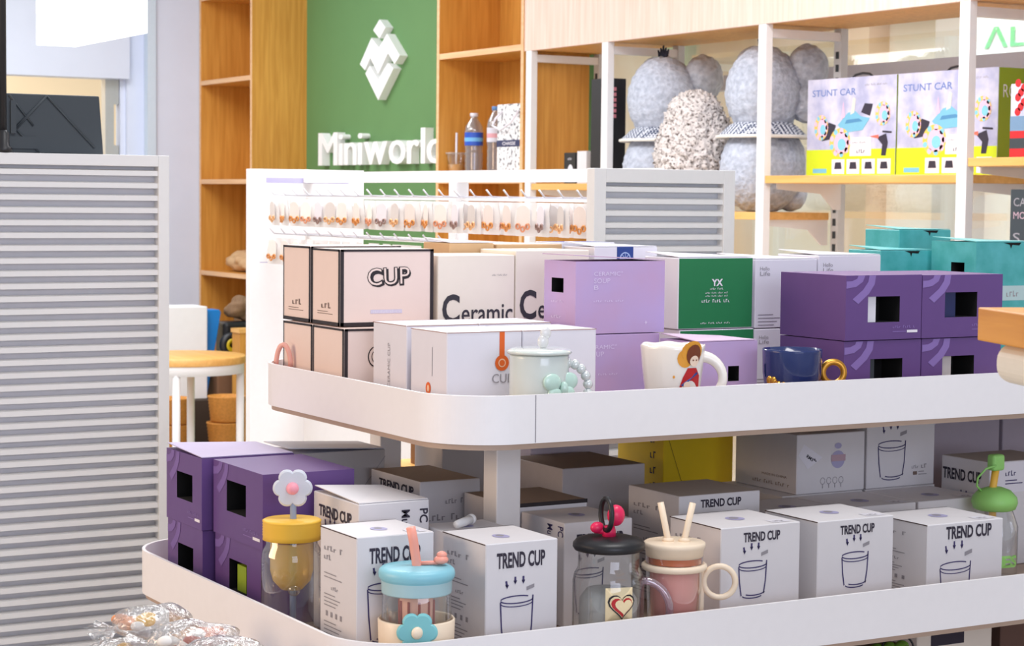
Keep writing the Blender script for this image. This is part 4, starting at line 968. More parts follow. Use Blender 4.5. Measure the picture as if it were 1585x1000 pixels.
# green lidded bottle
cx, cy = 2.318, 2.430
M_GREENL = mat('green_silicone', (150, 212, 116), 0.45)
t = thing('straw_bottle', 'clear bottle with a green lid and yellow straw behind a tumbler box', 'bottle', (cx, cy, ZL))
b = MB(); b.lathe([(0, 0.001), (0.033, 0.0), (0.038, 0.005), (0.039, 0.05), (0.039, 0.085), (0.034, 0.10), (0.0295, 0.112)], 36); b.build('glass_body', M_GLASS, t)
b = MB(); b.lathe([(0, 0.150), (0.012, 0.149), (0.026, 0.144), (0.036, 0.133), (0.0375, 0.124), (0.034, 0.114), (0.028, 0.1115), (0, 0.1115)], 36); ld = b.build('lid', M_GREENL, t)
b = MB(); b.tube([(-0.004, 0, 0.03), (-0.004, 0, 0.150), (0.001, 0, 0.178)], 0.0062, 12); st = b.build('straw', mat('mustard_silicone', (240, 186, 70), 0.45), t)
b = MB(); b.box((-0.012, -0.009, 0.176), (0.014, 0.009, 0.203)); b.build('straw_cap', M_GREENL, st, bevel=0.005, seg=3)
b = MB(); b.tube([V((-0.008, -0.01, 0.186)), V((-0.024, -0.004, 0.181)), V((-0.034, 0.004, 0.166)), V((-0.034, 0.006, 0.152)), V((-0.026, 0.004, 0.144))], 0.0018, 8); b.build('strap', M_GREENL, ld)
p = MB(); aB = math.radians(-108)
vs, fs, W_, H_ = text_geo('YES', 0.05)
pts = [((x / W_ - 0.5) * 0.058, 0.022 + y / H_ * 0.020) for x, y in vs]
p.add([(math.cos(aB + x / 0.039) * 0.0397, math.sin(aB + x / 0.039) * 0.0397, z) for x, z in pts], fs); p.build('green_letter_print', M_GREENL, t)

# ------------------------------------------------------------------ things on the lowest tray
ZB = 0.6006
o = carton('rust orange box on the lowest tray under the front rim', 1.66, 2.30, 0.866, ZB, 0.10, 0.14, mat('rust_card', (176, 84, 44), 0.6))
carton('tall grey box on the lowest tray under the front rim', 1.775, 2.31, 0.866, ZB, 0.06, 0.12, M_GREYCARD)
carton('slim box with a crimson edge on the lowest tray', 1.955, 2.45, 0.866, ZB, 0.08, 0.12, mat('crimson_card', (160, 40, 70), 0.6))
carton('white box on the lowest tray near the woven lid', 2.05, 2.46, 0.866, ZB, 0.085, 0.12, M_CARD2)
o = carton('cream box with a black label on the lowest tray by the frame edge', 2.15, 2.42, 0.866, ZB, 0.16, 0.13, M_CREAMC)
W, D, H = o['dims']; p = prt(o, 'F'); p.rect(W * 0.18, H * 0.70, W * 0.62, H * 0.985, 0); p.text('HAPPY', W * 0.24, H * 0.90, W * 0.30, H * 0.06, 1, 0.02, 1); p.text('CUP', W * 0.30, H * 0.80, W * 0.2, H * 0.06, 1, 0.02, 1); p.build('label_print', [M_INK, M_INKG], o)
for k, (X, W_) in enumerate(((1.60, 0.20), (1.82, 0.22), (2.06, 0.24), (2.32, 0.22), (2.56, 0.3))):
    carton('brown card box in the rear row of the lowest tray, %s' % ('behind the rust box', 'behind the tall grey box', 'behind the white box', 'behind the black label box', 'at the frame edge')[k], X, 2.66, 0.864, ZB, W_, 0.14, mat('brown_card', (122, 92, 80), 0.7))
t = thing('basket', 'small taupe basket with a thin black ring handle on the lowest tray', 'basket', (1.955, 2.325, ZB))
b = MB(); b.lathe([(0, 0.003), (0.06, 0.0), (0.078, 0.22), (0.080, 0.225), (0.075, 0.226), (0.058, 0.01), (0, 0.01)], 36); b.build('body', mat('taupe_weave', (156, 140, 124), 0.8, 0, 0.15, 120, 0.4), t)
b = MB(); b.torus((0.055, -0.02, 0.222), 0.024, 0.0016, (-0.5, -0.85, 0), 28, 6); b.build('ring_handle', M_BLACK, t)
b = MB()
for k in range(6): b.ball((0.02 + 0.012 * k, -0.01 + 0.01 * (k % 2), 0.222), (0.012, 0.010, 0.008), 0, 10, 6)
tag(b.build('green_sprig', mat('leaf_green', (110, 160, 50), 0.7), None, (1.955, 2.325, ZB)), 'small green leaf sprig lying in the taupe basket', 'plant')

# ------------------------------------------------------------------ clear sweet bags at the left end
bin_ = MB(); bin_.box((0, 0, 0), (0.19, 0.42, 0.262)); 
tag(bin_.build('display_block', M_CARD2, None, (0.852, 2.16, ZB), bevel=0.003), 'white display block under the heap of clear sweet bags', 'block')
sweet = [mat('sweet_%d' % k, c, 0.4) for k, c in enumerate(((244, 190, 40), (216, 116, 60), (176, 84, 60), (240, 236, 230), (226, 150, 100), (120, 60, 64), (244, 214, 170)))]
def sweet_bag(label, loc, rz, tilt, s, cols, rnd):
    t = thing('sweet_bag', label, 'bag', loc, rz, 'clear bags of sweets'); t.rotation_euler = (tilt, 0, rz)
    R = random.Random(rnd)
    b = MB(); nu, nv = 28, 18
    b.ball((0, 0, 0.026 * s), (0.066 * s, 0.048 * s, 0.026 * s), 0, nu, nv, 0.16, 34, rnd)
    # twisted end
    N = 24; rings = []
    for j, (x, r_, wv) in enumerate(((0.052, 0.016, 0.10), (0.066, 0.007, 0.20), (0.080, 0.016, 0.35), (0.096, 0.026, 0.45))):
        rings.append([(x * s + 0.004 * s * math.sin(5 * a_) * j / 3, math.cos(a_) * r_ * s * (1 + wv * math.sin(6 * a_ + rnd)), (0.022 + math.sin(a_) * r_ * 0.55 * (1 + wv * math.sin(5 * a_ + rnd))) * s) for a_ in [2 * PI * i / N for i in range(N)]])
    b.add([q for r_ in rings for q in r_], [(j * N + i, j * N + (i + 1) % N, (j + 1) * N + (i + 1) % N, (j + 1) * N + i) for j in range(3) for i in range(N)], 0, True)
    b.build('film', M_PLASTIC, t)
    for k in range(11):
        c = (R.uniform(-0.042, 0.042) * s, R.uniform(-0.026, 0.026) * s, (0.018 + R.uniform(0, 0.016)) * s)
        q = MB(); q.ball(c, (R.uniform(0.011, 0.018) * s, R.uniform(0.009, 0.013) * s, R.uniform(0.007, 0.010) * s), 0, 12, 8, 0.15, 60, k)
        q.build('sweet', sweet[cols[k % len(cols)]], t)
    return t
bags = [((0.868, 2.535), PI, 0.0, (3, 0, 4), 'clear sweet bag with white and yellow sweets by the louvered panel'), ((0.866, 2.445), PI + 0.1, 0.0, (4, 1, 2), 'clear bag of orange brown sweets, second from the louvers'),
        ((0.868, 2.355), PI, 0.0, (0, 2, 3), 'clear bag of yellow and brown sweets in the middle of the heap'), ((0.866, 2.265), PI - 0.1, 0.0, (5, 6, 1), 'clear bag of dark red and tan sweets near the tray corner'),
        ((0.972, 2.505), PI / 2, 0.0, (1, 0, 4), 'clear bag of amber sweets just under the tray rim'), ((0.972, 2.375), PI / 2, 0.0, (5, 3, 2), 'clear bag of plum and white sweets under the tray rim'), ((0.972, 2.245), PI / 2, 0.0, (2, 4, 0), 'clear bag of brown sweets under the rim near its round corner'),
        ((0.905, 2.512), PI + 0.2, 0.048, (0, 3, 4), 'clear sweet bag lying on top of the heap towards the louvers'), ((0.915, 2.385), PI - 0.2, 0.048, (3, 1, 2), 'clear bag of mixed sweets on top of the heap, its middle'), ((0.915, 2.285), PI, 0.048, (2, 5, 6), 'clear bag of dark sweets on top of the heap, near end')]
for k, (loc, rz, dz, cols, lab) in enumerate(bags): sweet_bag(lab, (loc[0], loc[1], 0.8645 + dz), rz, 0, 0.86, cols, k + 3)

# ------------------------------------------------------------------ louvered end panels
def louver(t, x0, x1, y, z0, z1, pitch_, fw, child):
    """frame and slats in local coordinates of t"""
    d = 0.03
    m = MB(); m.box((x0, y, z0), (x0 + fw, y + d, z1)); m.box((x1 - fw, y, z0), (x1, y + d, z1)); m.box((x0 + fw, y, z1 - fw), (x1 - fw, y + d, z1)); m.box((x0 + fw, y, z0), (x1 - fw, y + d, z0 + fw))
    m.build('panel_frame', M_LOUV, t, bevel=0.001)
    s = MB(); z = z1 - fw - pitch_ * 0.55
    while z > z0 + fw:
        h = pitch_ * 0.20
        s.add([(x0 + fw, y + 0.004, z - h), (x1 - fw, y + 0.004, z - h), (x1 - fw, y + 0.004, z + h), (x0 + fw, y + 0.004, z + h),
               (x0 + fw, y + 0.020, z + h * 1.5), (x1 - fw, y + 0.020, z + h * 1.5), (x1 - fw, y + 0.020, z - h * 0.5), (x0 + fw, y + 0.020, z - h * 0.5)],
              [(0, 1, 2, 3), (3, 2, 5, 4), (4, 5, 6, 7), (0, 7, 6, 1), (0, 3, 4, 7), (1, 6, 5, 2)])
        z -= pitch_
    s.build('louver_slats', M_LOUV, t)
    MB().box((x0 + fw, y + d - 0.006, z0 + fw), (x1 - fw, y + d - 0.001, z1 - fw)).build('backing_panel', M_LOUVB, t)
YG = 3.60
lg = thing('louvered_gondola', 'tall gondola end with a grey louvered panel at the picture edge', 'display rack', (0.25, YG, 0))
louver(lg, 0, 1.332 - 0.25, 0, 0.02, 1.571, 0.0232, 0.021, True)
MB().box((0, 0.03, 0.0), (1.082, 0.075, 1.571)).build('side_frame', M_WHITE, lg)

gd = thing('gondola', 'white see-through gondola with louvered end and hooks of bagged trinkets', 'display rack', (2.276, YG, 0))
GW, GL = 0.367, 1.88
louver(gd, 0, GW, 0, 0.02, 1.563, 0.0257, 0.030, True)
m = MB(); m.box((0, GL, 0.0), (GW, GL + 0.03, 1.575)); e = m.build('end_panel', M_WHITE, gd)
q = MB(); q.box((0.05, GL - 0.001, 1.535), (GW - 0.05, GL, 1.550))
q.build('slot', M_LAV, e)
q = MB(); q.box((0.03, GL - 0.0006, 1.30), (GW - 0.02, GL, 1.302)); q.build('panel_seam', M_LAV, e)
MB().box((GW / 2 - 0.015, 0.03, 1.536), (GW / 2 + 0.015, GL, 1.566)).build('top_rail', M_WHITE, gd)
MB().box((GW / 2 - 0.018, GL / 2 - 0.02, 0.0), (GW / 2 + 0.018, GL / 2 + 0.02, 1.536)).build('post', M_WHITE, gd)
for z in (1.495, 1.383):
    MB().box((GW / 2 - 0.006, 0.03, z - 0.006), (GW / 2 + 0.006, GL, z + 0.006)).build('hook_bar', M_WHITE, gd)
for z in (0.10, 0.80):
    MB().box((-0.03, 0.03, z), (GW + 0.03, 0.95, z + 0.03)).build('base_shelf', W_SHELF, gd)
MB().box((GW / 2 - 0.01, 0.96, 0.10), (GW / 2 + 0.01, GL, 1.0)).build('back_board', M_WHITE, gd)
tk = MB(); tk.box((-0.02, 0.05, 1.30), (-0.018, 0.62, 1.335)); tk.build('ticket_strip', M_CARD2, gd)
MB().box((-0.02, 0.04, 1.315), (GW + 0.02, 0.68, 1.325)).build('wire_shelf', M_WHITE, gd)
# hooks and pouches
hooks = []
NH = 22
for r, z in enumerate((1.510, 1.398)):
    for k in range(NH):
        y = 0.10 + (GL - 0.2) * k / (NH - 1)
        if r == 1 and y < 0.72: continue
        hooks.append((r, y, z))
hk = MB(); hk.tube([(GW / 2 - 0.005, 0, -0.012), (GW / 2 - 0.10, 0, -0.012), (GW / 2 - 0.15, 0, -0.010), (GW / 2 - 0.165, 0, 0.006)], 0.0022, 6)
hk0 = None
for r, y, z in hooks:
    if hk0 is None: h = hk0 = hk.build('hook', mat('hook_steel', (206, 206, 214), 0.3, 0.4), gd)
    else: h = hk0.copy(); COL.objects.link(h); h.parent = gd
    h.location = (0, y, z)
def pouch(kind):
    t = thing('trinket_pouch', 'pouch', 'pouch')
    b = MB(); nx, nz = 6, 8; vs = []; 
    hw, hh = 0.036, 0.076
    for side in (-1, 1):
        for j in range(nz + 1):
            for i in range(nx + 1):
                u = i / nx * 2 - 1; v = j / nz; bul = 0.008 * (1 - u * u) * math.sin(PI * min(1, (1 - v) * 1.15)) if v < 1 else 0
                vs.append((side * (bul + 0.0006) + 0.003 * noise.noise(V((u * 2 + kind, v * 3, side))), u * hw * (1 - 0.08 * math.sin(v * 9 + kind)), -hh * (1 - v) - 0.004))
    fs = []; N = (nx + 1) * (nz + 1)
    for s in (0, N):
        for j in range(nz):
            for i in range(nx): a = s + j * (nx + 1) + i; fs.append((a, a + 1, a + nx + 2, a + nx + 1))
    b.add(vs, fs, 0, True); b.build('film', M_BAG, t)
    c = MB(); cw = 0.022
    c.prism([(-cw, 0)] + [(cw, 0)] + [(cw * math.cos(a), 0.034 + 0.016 * math.sin(a)) for a in [PI * i / 8 for i in range(9)]], (-0.0085, 0, -0.060), (0, 1, 0), (0, 0, 1), (-1, 0, 0), 0.0008)
    c.build('backing_card', mat('card_%d' % kind, ((238, 226, 220), (244, 238, 232), (232, 226, 232), (214, 206, 202))[kind], 0.6), t)
    for k in range(3):
        g_ = MB(); yy = -0.016 + 0.016 * k
        g_.torus((-0.0115, yy, -0.058 - 0.006 * (k % 2)), 0.006, 0.0022, (1, 0, 0), 12, 6)
        g_.build('trinket', mat('trinket_%d' % kind, ((214, 140, 70), (222, 150, 112), (150, 120, 112), (226, 172, 120))[kind], 0.35, 0.3), t)
    return t
protos = [pouch(k) for k in range(4)]
used = set(); GP = ('clear pouch with a hair trinket on the upper hook row of the gondola', 'milky pouch on the lower hook row of the gondola')
for n_, (r, y, z) in enumerate(hooks):
    for dep in ((0.150, 0.125) if r == 0 else (0.145,)):
        k = (n_ * 3 + (0 if dep > 0.14 else 1) + n_ // 5) % 4
        o = protos[k] if k not in used else copy_tree(protos[k])
        used.add(k)
        o.location = (2.276 + GW / 2 - dep, YG + y + random.uniform(-0.006, 0.006), z - 0.0185); o.rotation_euler = (0, random.uniform(-0.05, 0.05), random.uniform(-0.25, 0.25))
        o['label'] = GP[r]; o['group'] = ('trinket pouches on the upper hooks', 'trinket pouches on the lower hooks')[r]
# small goods on the gondola's lower shelf
for k, (y, c, h, lab) in enumerate(((0.66, (90, 160, 90), 0.09, 'green packet on the lower wooden shelf of the gondola'), (0.80, (120, 80, 40), 0.10, 'brown packet on the lower wooden shelf of the gondola'), (0.52, (236, 236, 236), 0.10, 'white packet on the lower wooden shelf of the gondola'))):
    carton(lab, 2.29, YG + y, 0.8306 + h, 0.8306, 0.08, 0.07, mat('packet_%d' % k, c, 0.6))

# ------------------------------------------------------------------ goods on the wall units
ZS = 1.5826
# water bottles
def water_bottle(label, loc, capm, labm, h, r, txt):
    t = thing('water_bottle', label, 'bottle', loc, 0)
    b = MB(); prof = [(0, 0.002), (r * 0.85, 0.0), (r, 0.01)]
    for k in range(4): prof += [(r, h * (0.10 + 0.09 * k)), (r * 0.93, h * (0.14 + 0.09 * k))]
    prof += [(r, h * 0.50), (r, h * 0.72), (r * 0.9, h * 0.80), (r * 0.5, h * 0.89), (r * 0.36, h * 0.93), (r * 0.36, h * 0.95)]
    b.lathe(prof, 28); b.build('bottle_body', glassy('pet_plastic', (226, 232, 240), 0.3, 0.06, 0.12, (220, 224, 232)) if 'pet_plastic' not in MATS else MATS['pet_plastic'], t)
    b = MB(); b.lathe([(0, h), (r * 0.42, h), (r * 0.44, h * 0.995), (r * 0.44, h * 0.945), (0, h * 0.945)], 20); b.build('cap', capm, t)
    b = MB(); b.lathe([(r * 1.01, h * 0.50), (r * 1.012, h * 0.70)], 28); b.lathe([(r * 1.02, h * 0.56), (r * 1.02, h * 0.62)], 28, 1); b.build('label_sleeve', labm, t)
    return t
water_bottle('clear water bottle with a blue label and white cap on the honey wood shelf', (XW + 0.10, 7.80, ZS), M_CARD2, [mat('water_blue', (36, 82, 190), 0.4), mat('water_blue_light', (110, 180, 230), 0.4)], 0.285, 0.041, 0)
water_bottle('clear water bottle with a pale label and blue cap beside the paper bag', (XW + 0.12, 7.645, ZS), mat('cap_blue', (96, 140, 196), 0.4), [mat('pale_label', (214, 214, 226), 0.4), mat('pink_label', (220, 160, 170), 0.4)], 0.31, 0.036, 1)
t = thing('iced_drink_cup', 'clear takeaway cup of milky coffee with a straw on the wood shelf', 'cup', (XW + 0.06, 7.89, ZS))
b = MB(); b.lathe([(0, 0.001), (0.030, 0), (0.044, 0.105), (0.046, 0.108)], 28); b.build('cup_body', M_GLASS, t)
b = MB(); b.lathe([(0, 0.004), (0.028, 0.004), (0.036, 0.06), (0, 0.06)], 24); b.build('drink', mat('milky_coffee', (226, 170, 110), 0.4), t)
b = MB(); b.lathe([(0, 0.112), (0.046, 0.112), (0.047, 0.106), (0.045, 0.104)], 28); b.build('lid', M_PLASTIC, t)
b = MB(); b.tube([(0, 0, 0.01), (0.004, 0.004, 0.20)], 0.005, 8); b.build('straw', M_CARD2, t)
t = thing('paper_bag', 'white paper bag with black flower sketch and navy band on the wood shelf', 'bag', (XW + 0.05, 7.255, ZS))
b = MB(); b.box((0, 0, 0), (0.10, 0.25, 0.31)); b.build('bag_body', two_tone('sketch_paper', (96, 96, 104), (242, 242, 244), 60, 0.38, 0.48, 0.7), t, bevel=0.002)
b = MB(); b.box((-0.0015, -0.001, 0.13), (0, 0.251, 0.158)); bd = b.build('band', mat('navy_band', (48, 54, 92), 0.6), t)
p = Print((-0.0015, 0.20, 0.134), (0, -1, 0), (0, 0, 1), (-1, 0, 0)); p.text('CHASSE', 0, 0.003, 0.11, 0.014, 0, 0.01); p.build('letter_print', M_INKW, bd)
b = MB(); b.tube([(-0.004, 0.20, 0.28), (-0.025, 0.22, 0.25), (-0.04, 0.22, 0.22), (-0.03, 0.17, 0.20), (-0.02, 0.10, 0.23), (-0.004, 0.06, 0.28)], 0.005, 8); b.build('handle', M_CARD2, t)
o = carton('small black box with a white animal face on the rack by the wood unit', XW + 0.06, 6.885, 1.556 + 0.125, 1.5566, 0.09, 0.085, M_BLACK)
p = prt(o, 'L'); p.disc(0.05, 0.045, 0.022, 0, 0, ry=0.032); p.disc(0.043, 0.05, 0.004, 1, 1); p.disc(0.057, 0.05, 0.004, 1, 1); p.scrib(0.03, 0.095, 0.04, 0.010, 0, 1, 5); p.build('face_print', [M_CARD2, M_BLACK], o)
carton('small pale grey box beside the black animal face box', XW + 0.06, 6.80, 1.556 + 0.13, 1.5566, 0.12, 0.070, M_CARD)
# ---- plush toys
ZP = 1.4565
FUR = two_tone('grey_plush', (166, 173, 188), (202, 208, 222), 60, 0.3, 0.7, 0.95, 'NOISE', 0.7)
FURD = two_tone('grey_plush_ear', (168, 172, 184), (202, 206, 216), 50, 0.3, 0.7, 0.95, 'NOISE', 0.7)
FURS = two_tone('speckled_plush', (92, 76, 70), (236, 228, 224), 95, 0.34, 0.50, 0.95, 'NOISE', 0.9)
GING = two_tone('navy_gingham', (52, 66, 98), (226, 230, 238), 110, kind='CHECK')
def elephant(label, loc, rz, s, tuft=True):
    t = thing('plush_elephant', label, 'plush toy', loc, rz)
    b = MB(); b.ball((0, 0, 0.155 * s), (0.155 * s, 0.140 * s, 0.165 * s), 0, 64, 48, 0.05, 55); 
    b.v = [(x, y, max(z, 0.0005)) for x, y, z in b.v]
    b.build('body', FUR, t)
    b = MB(); b.ball((0, 0, 0.425 * s), (0.135 * s, 0.135 * s, 0.165 * s), 0, 64, 48, 0.05, 55, 3); hd2 = b.build('head', FUR, t)
    # seen from behind: one ear hangs to the viewer's right, the other points to the window, the face looks away
    for k, (ex, ey) in enumerate(((0.83, -0.56), (0.35, 0.94))):
        c = (ex * 0.158 * s, ey * 0.150 * s); q = (abs(ex) * 0.058 + 0.032, abs(ey) * 0.058 + 0.032)
        b = MB(); b.ball((c[0], c[1], 0.510 * s), (q[0] * s, q[1] * s, 0.088 * s), 0, 48, 36, 0.08, 45, k); b.ball((c[0] * 0.98, c[1] * 0.98, 0.395 * s), (q[0] * 0.82 * s, q[1] * 0.82 * s, 0.078 * s), 0, 40, 28, 0.12, 45, k + 5)
        b.build('ear', FURD, hd2)
        b = MB(); b.ball((ex * 0.105 * s, ey * 0.105 * s, 0.17 * s), (0.05 * s, 0.05 * s, 0.105 * s), 0, 32, 24, 0.06, 50, k); b.build('arm', FUR, t)
        b = MB(); b.ball((ex * 0.09 * s + 0.03, ey * 0.09 * s + 0.02, 0.062 * s), (0.06 * s, 0.06 * s, 0.06 * s), 0, 32, 24, 0.06, 50, k); b.build('foot', FUR, t)
    b = MB(); pth = [(0.105 * s, 0.035 * s, 0.42 * s), (0.13 * s, 0.045 * s, 0.38 * s), (0.14 * s, 0.05 * s, 0.32 * s), (0.135 * s, 0.048 * s, 0.27 * s)]
    b.tube(pth, [0.04 * s, 0.036 * s, 0.03 * s, 0.026 * s], 16); b.build('trunk', FUR, hd2)
    b = MB(); b.lathe([(0.100, 0.318), (0.122, 0.306), (0.158, 0.272), (0.162, 0.266), (0.158, 0.266), (0.11, 0.30), (0.095, 0.312)], 48, 0); b.v = [(x * s, y * s, z * s) for x, y, z in b.v]
    c = b.build('collar', GING, t)
    b = MB(); b.torus((0, 0, 0.266 * s), 0.162 * s, 0.006 * s, (0, 0, 1), 48, 8); b.build('collar_trim', mat('white_piping', (236, 232, 224), 0.8), c)
    if tuft:
        b = MB()
        for k in range(5): b.tube([(0, (k - 2) * 0.008 * s, 0.580 * s), (0.0, (k - 2) * 0.018 * s, (0.632 - 0.008 * abs(k - 2)) * s)], [0.010, 0.003], 6)
        b.build('hair_tuft', mat('dark_tuft', (44, 48, 66), 0.9), hd2)
    return t
elephant('grey plush elephant behind the speckled plush, seen between two white posts', (XW + 0.15, 6.40, ZP), 0.0, 0.99)
elephant('grey plush elephant with big ear by the race car boxes', (XW + 0.175, 5.80, ZP), 0.0, 1.0)
t = thing('plush_hedgehog', 'speckled brown and white fluffy plush between the grey elephants', 'plush toy', (XW + 0.10, 6.10, ZP))
b = MB(); b.ball((0, 0, 0.19), (0.160, 0.128, 0.21), 0, 110, 80, 0.16, 95); b.v = [(x, y, max(z, 0.0005)) for x, y, z in b.v]; b.ball((-0.01, 0, 0.33), (0.112, 0.095, 0.11), 0, 80, 50, 0.16, 95, 2); b.build('fur_body', FURS, t)
o = carton('tall black box with pinkish side lettering behind the white rack post', XW + 0.035, 6.61, 1.965, 1.5566, 0.085, 0.12, M_BLACK)
p = prt(o, 'F', 0.001)
for k in range(6): p.rect(0.022, 0.36 - k * 0.021, 0.040, 0.374 - k * 0.021, 0)
p.build('side_print', [mat('pink_red_ink', (226, 140, 150), 0.5)], o)
p = prt(o, 'F', 0.001); p.stroke([(0.004, 0.30), (0.012, 0.27), (0.012, 0.08), (0.004, 0.05)], 0.004, 0); p.build('outline_print', [M_INKW], o)
# ---- car toy boxes
M_LIME = mat('lime_ink', (206, 224, 20), 0.45)
M_LIMED = mat('lime_side', (138, 160, 14), 0.5)
M_SNOW = two_tone('snow_print', (172, 174, 206), (214, 212, 230), 14, 0.35, 0.65, 0.4)
def car_box(label, y, zb, L=0.462, H=0.330, rc=True):
    o = carton(label, XW + 0.17, y, zb + H, zb, 0.11, L, M_SNOW, group='race car toy boxes', name='toy_box', mats={'F': M_LIMED})
    D = L; p = prt(o, 'L')
    p.rect(0, 0, D, H * 0.27, 0, 0); p.build('lime_band_print', [M_LIME], o)
    p = prt(o, 'L'); p.text('STUNT CAR', D * 0.06, H * 0.82, D * 0.50, H * 0.07, 0, 0.01, 1); p.build('title_print', [mat('steel_blue_ink', (110, 130, 190), 0.5)], o); p = prt(o, 'L'); p.scrib(D * 0.66, H * 0.905, D * 0.26, H * 0.02, 1, 1, 20); p.build('caption_print', [M_INKG, M_INKG], o)
    p = prt(o, 'L')     # picture of a car with four big wheels
    cols = [mat('car_blue', (120, 186, 214), 0.4), M_INK, mat('wheel_yellow', (244, 196, 90), 0.5), mat('wheel_pink', (240, 190, 214), 0.5), mat('wheel_blue', (130, 200, 220), 0.5)]
    p.poly([(D * 0.36, H * 0.52), (D * 0.44, H * 0.44), (D * 0.64, H * 0.46), (D * 0.72, H * 0.58), (D * 0.62, H * 0.60), (D * 0.55, H * 0.66), (D * 0.47, H * 0.64)], 0, 1)
    p.poly([(D * 0.62, H * 0.64), (D * 0.72, H * 0.60), (D * 0.75, H * 0.72), (D * 0.66, H * 0.73)], 1, 2); p.poly([(D * 0.18, H * 0.36), (D * 0.30, H * 0.38), (D * 0.34, H * 0.52), (D * 0.26, H * 0.55), (D * 0.18, H * 0.48)], 1, 2)
    for x, z, rx, rz_ in ((0.17, 0.50, 0.08, 0.13), (0.39, 0.34, 0.12, 0.15), (0.86, 0.62, 0.08, 0.12)):
        p.disc(D * x, H * z, D * rx, 2, 3, 22, H * rz_)
        for q_ in range(9): p.disc(D * (x + rx * 0.82 * math.cos(q_ * 0.7)), H * (z + rz_ * 0.82 * math.sin(q_ * 0.7)), D * rx * 0.2, 3 + q_ % 2, 4, 8, H * rz_ * 0.2)
        p.disc(D * (x + 0.015), H * (z - 0.005), D * rx * 0.72, 3, 4, 20, H * rz_ * 0.75); p.disc(D * (x + 0.02), H * (z - 0.02), D * rx * 0.4, 4, 5, 16, H * rz_ * 0.42)
    p.poly([(D * 0.50, H * 0.62), (D * 0.545, H * 0.64), (D * 0.56, H * 0.78), (D * 0.53, H * 0.80)], 5, 2); p.poly([(D * 0.40, H * 0.58), (D * 0.44, H * 0.60), (D * 0.42, H * 0.76)], 3, 2); p.poly([(D * 0.44, H * 0.53), (D * 0.64, H * 0.55), (D * 0.60, H * 0.58), (D * 0.46, H * 0.57)], 6, 2)
    p.build('car_picture_print', cols + [mat('pale_sand_ink', (216, 214, 206), 0.5), mat('car_blue_dark', (80, 140, 184), 0.4)], o)
    p = prt(o, 'L'); p.poly([(D * 0.80, H * 0.38), (D * 0.90, H * 0.42), (D * 0.92, H * 0.33), (D * 0.90, H * 0.20), (D * 0.85, H * 0.20), (D * 0.86, H * 0.31)], 0, 3); p.stroke([(D * 0.86, H * 0.44), (D * 0.96, H * 0.43)], 0.006, 0, 3); p.poly([(D * 0.72, H * 0.395), (D * 0.82, H * 0.37), (D * 0.82, H * 0.41)], 1, 4); p.build('remote_picture_print', [M_INK, mat('remote_red', (230, 110, 90), 0.5)], o)
    p = prt(o, 'L'); p.rect(D * 0.50, H * 0.20, D * 0.74, H * 0.39, 0, 2); p.scrib(D * 0.53, H * 0.33, D * 0.17, H * 0.015, 1, 3, 10); p.scrib(D * 0.58, H * 0.23, D * 0.10, H * 0.04, 1, 3, 4)
    for k in range(4):
        x = D * (0.30 + 0.17 * k); p.rect(x, H * 0.02, x + D * 0.145, H * 0.17, 0, 2); p.poly([(x + D * 0.03, H * 0.07), (x + D * 0.115, H * 0.07), (x + D * 0.105, H * 0.14), (x + D * 0.04, H * 0.14)], 1, 3)
    p.build('panel_icon_print', [M_CARD2, M_INK], o)
    p = prt(o, 'L'); p.rect(D * 0.08, H * 0.03, D * 0.24, H * 0.075, 0, 2); p.build('badge_print', [MATS['car_blue']], o)
    if rc:
        q = prt(o, 'F'); q.text('RC', 0.02, H * 0.72, 0.05, 0.04, 0, -0.01); q.build('side_print', [M_INKW], o)
    h = MB(); h.tube([(0.05, L * 0.38, H), (0.05, L * 0.42, H + 0.012), (0.05, L * 0.50, H + 0.016), (0.05, L * 0.58, H + 0.012), (0.05, L * 0.62, H)], 0.004, 8); h.build('handle', M_BLACK, o)
    return o
car_box('stunt car toy box beside the grey elephant', 5.078, 1.5825, rc=False)
car_box('stunt car toy box at the white post with RC on its lime side', 4.609, 1.5825)
bx = carton('white toy box with red stripe on the higher rack shelf', XW + 0.05, 4.10, 1.632 + 0.215, 1.6315, 0.10, 0.33, M_SNOW, name='toy_box')
W, D, H = bx['dims']; p = prt(bx, 'L'); p.rect(0, 0, D, H * 0.36, 0, 0); p.rect(0, H * 0.12, D, H * 0.26, 1, 1); p.build('stripe_print', [M_RED, M_CHAR], bx)
p = prt(bx, 'L'); p.rect(0, H * 0.36, D, H * 0.56, 1, 0)
for k in range(7): p.disc(0.03 + 0.012 * (k % 3), H * 0.62 + 0.014 * k, 0.012, 0, 2)
p.scrib(0.04, H * 0.92, 0.1, 0.012, 2, 1, 8); p.build('picture_print', [M_RED, mat('sea_blue', (110, 140, 170), 0.5), M_INKG], bx)
bx = carton('black box with pale letters under the higher rack shelf', XW + 0.03, 4.04, 1.127 + 0.41, 1.1265, 0.2, 0.36, M_CHAR)
W, D, H = bx['dims']; p = prt(bx, 'L'); p.text('CAR', D * 0.04, H * 0.88, D * 0.2, H * 0.06, 0, 0); p.text('MODEL', D * 0.04, H * 0.79, D * 0.3, H * 0.05, 1, 0); p.text('S', D * 0.04, H * 0.62, D * 0.08, H * 0.07, 0, 0); p.build('letter_print', [M_INKG, MATS['dusty_pink_ink']], bx)

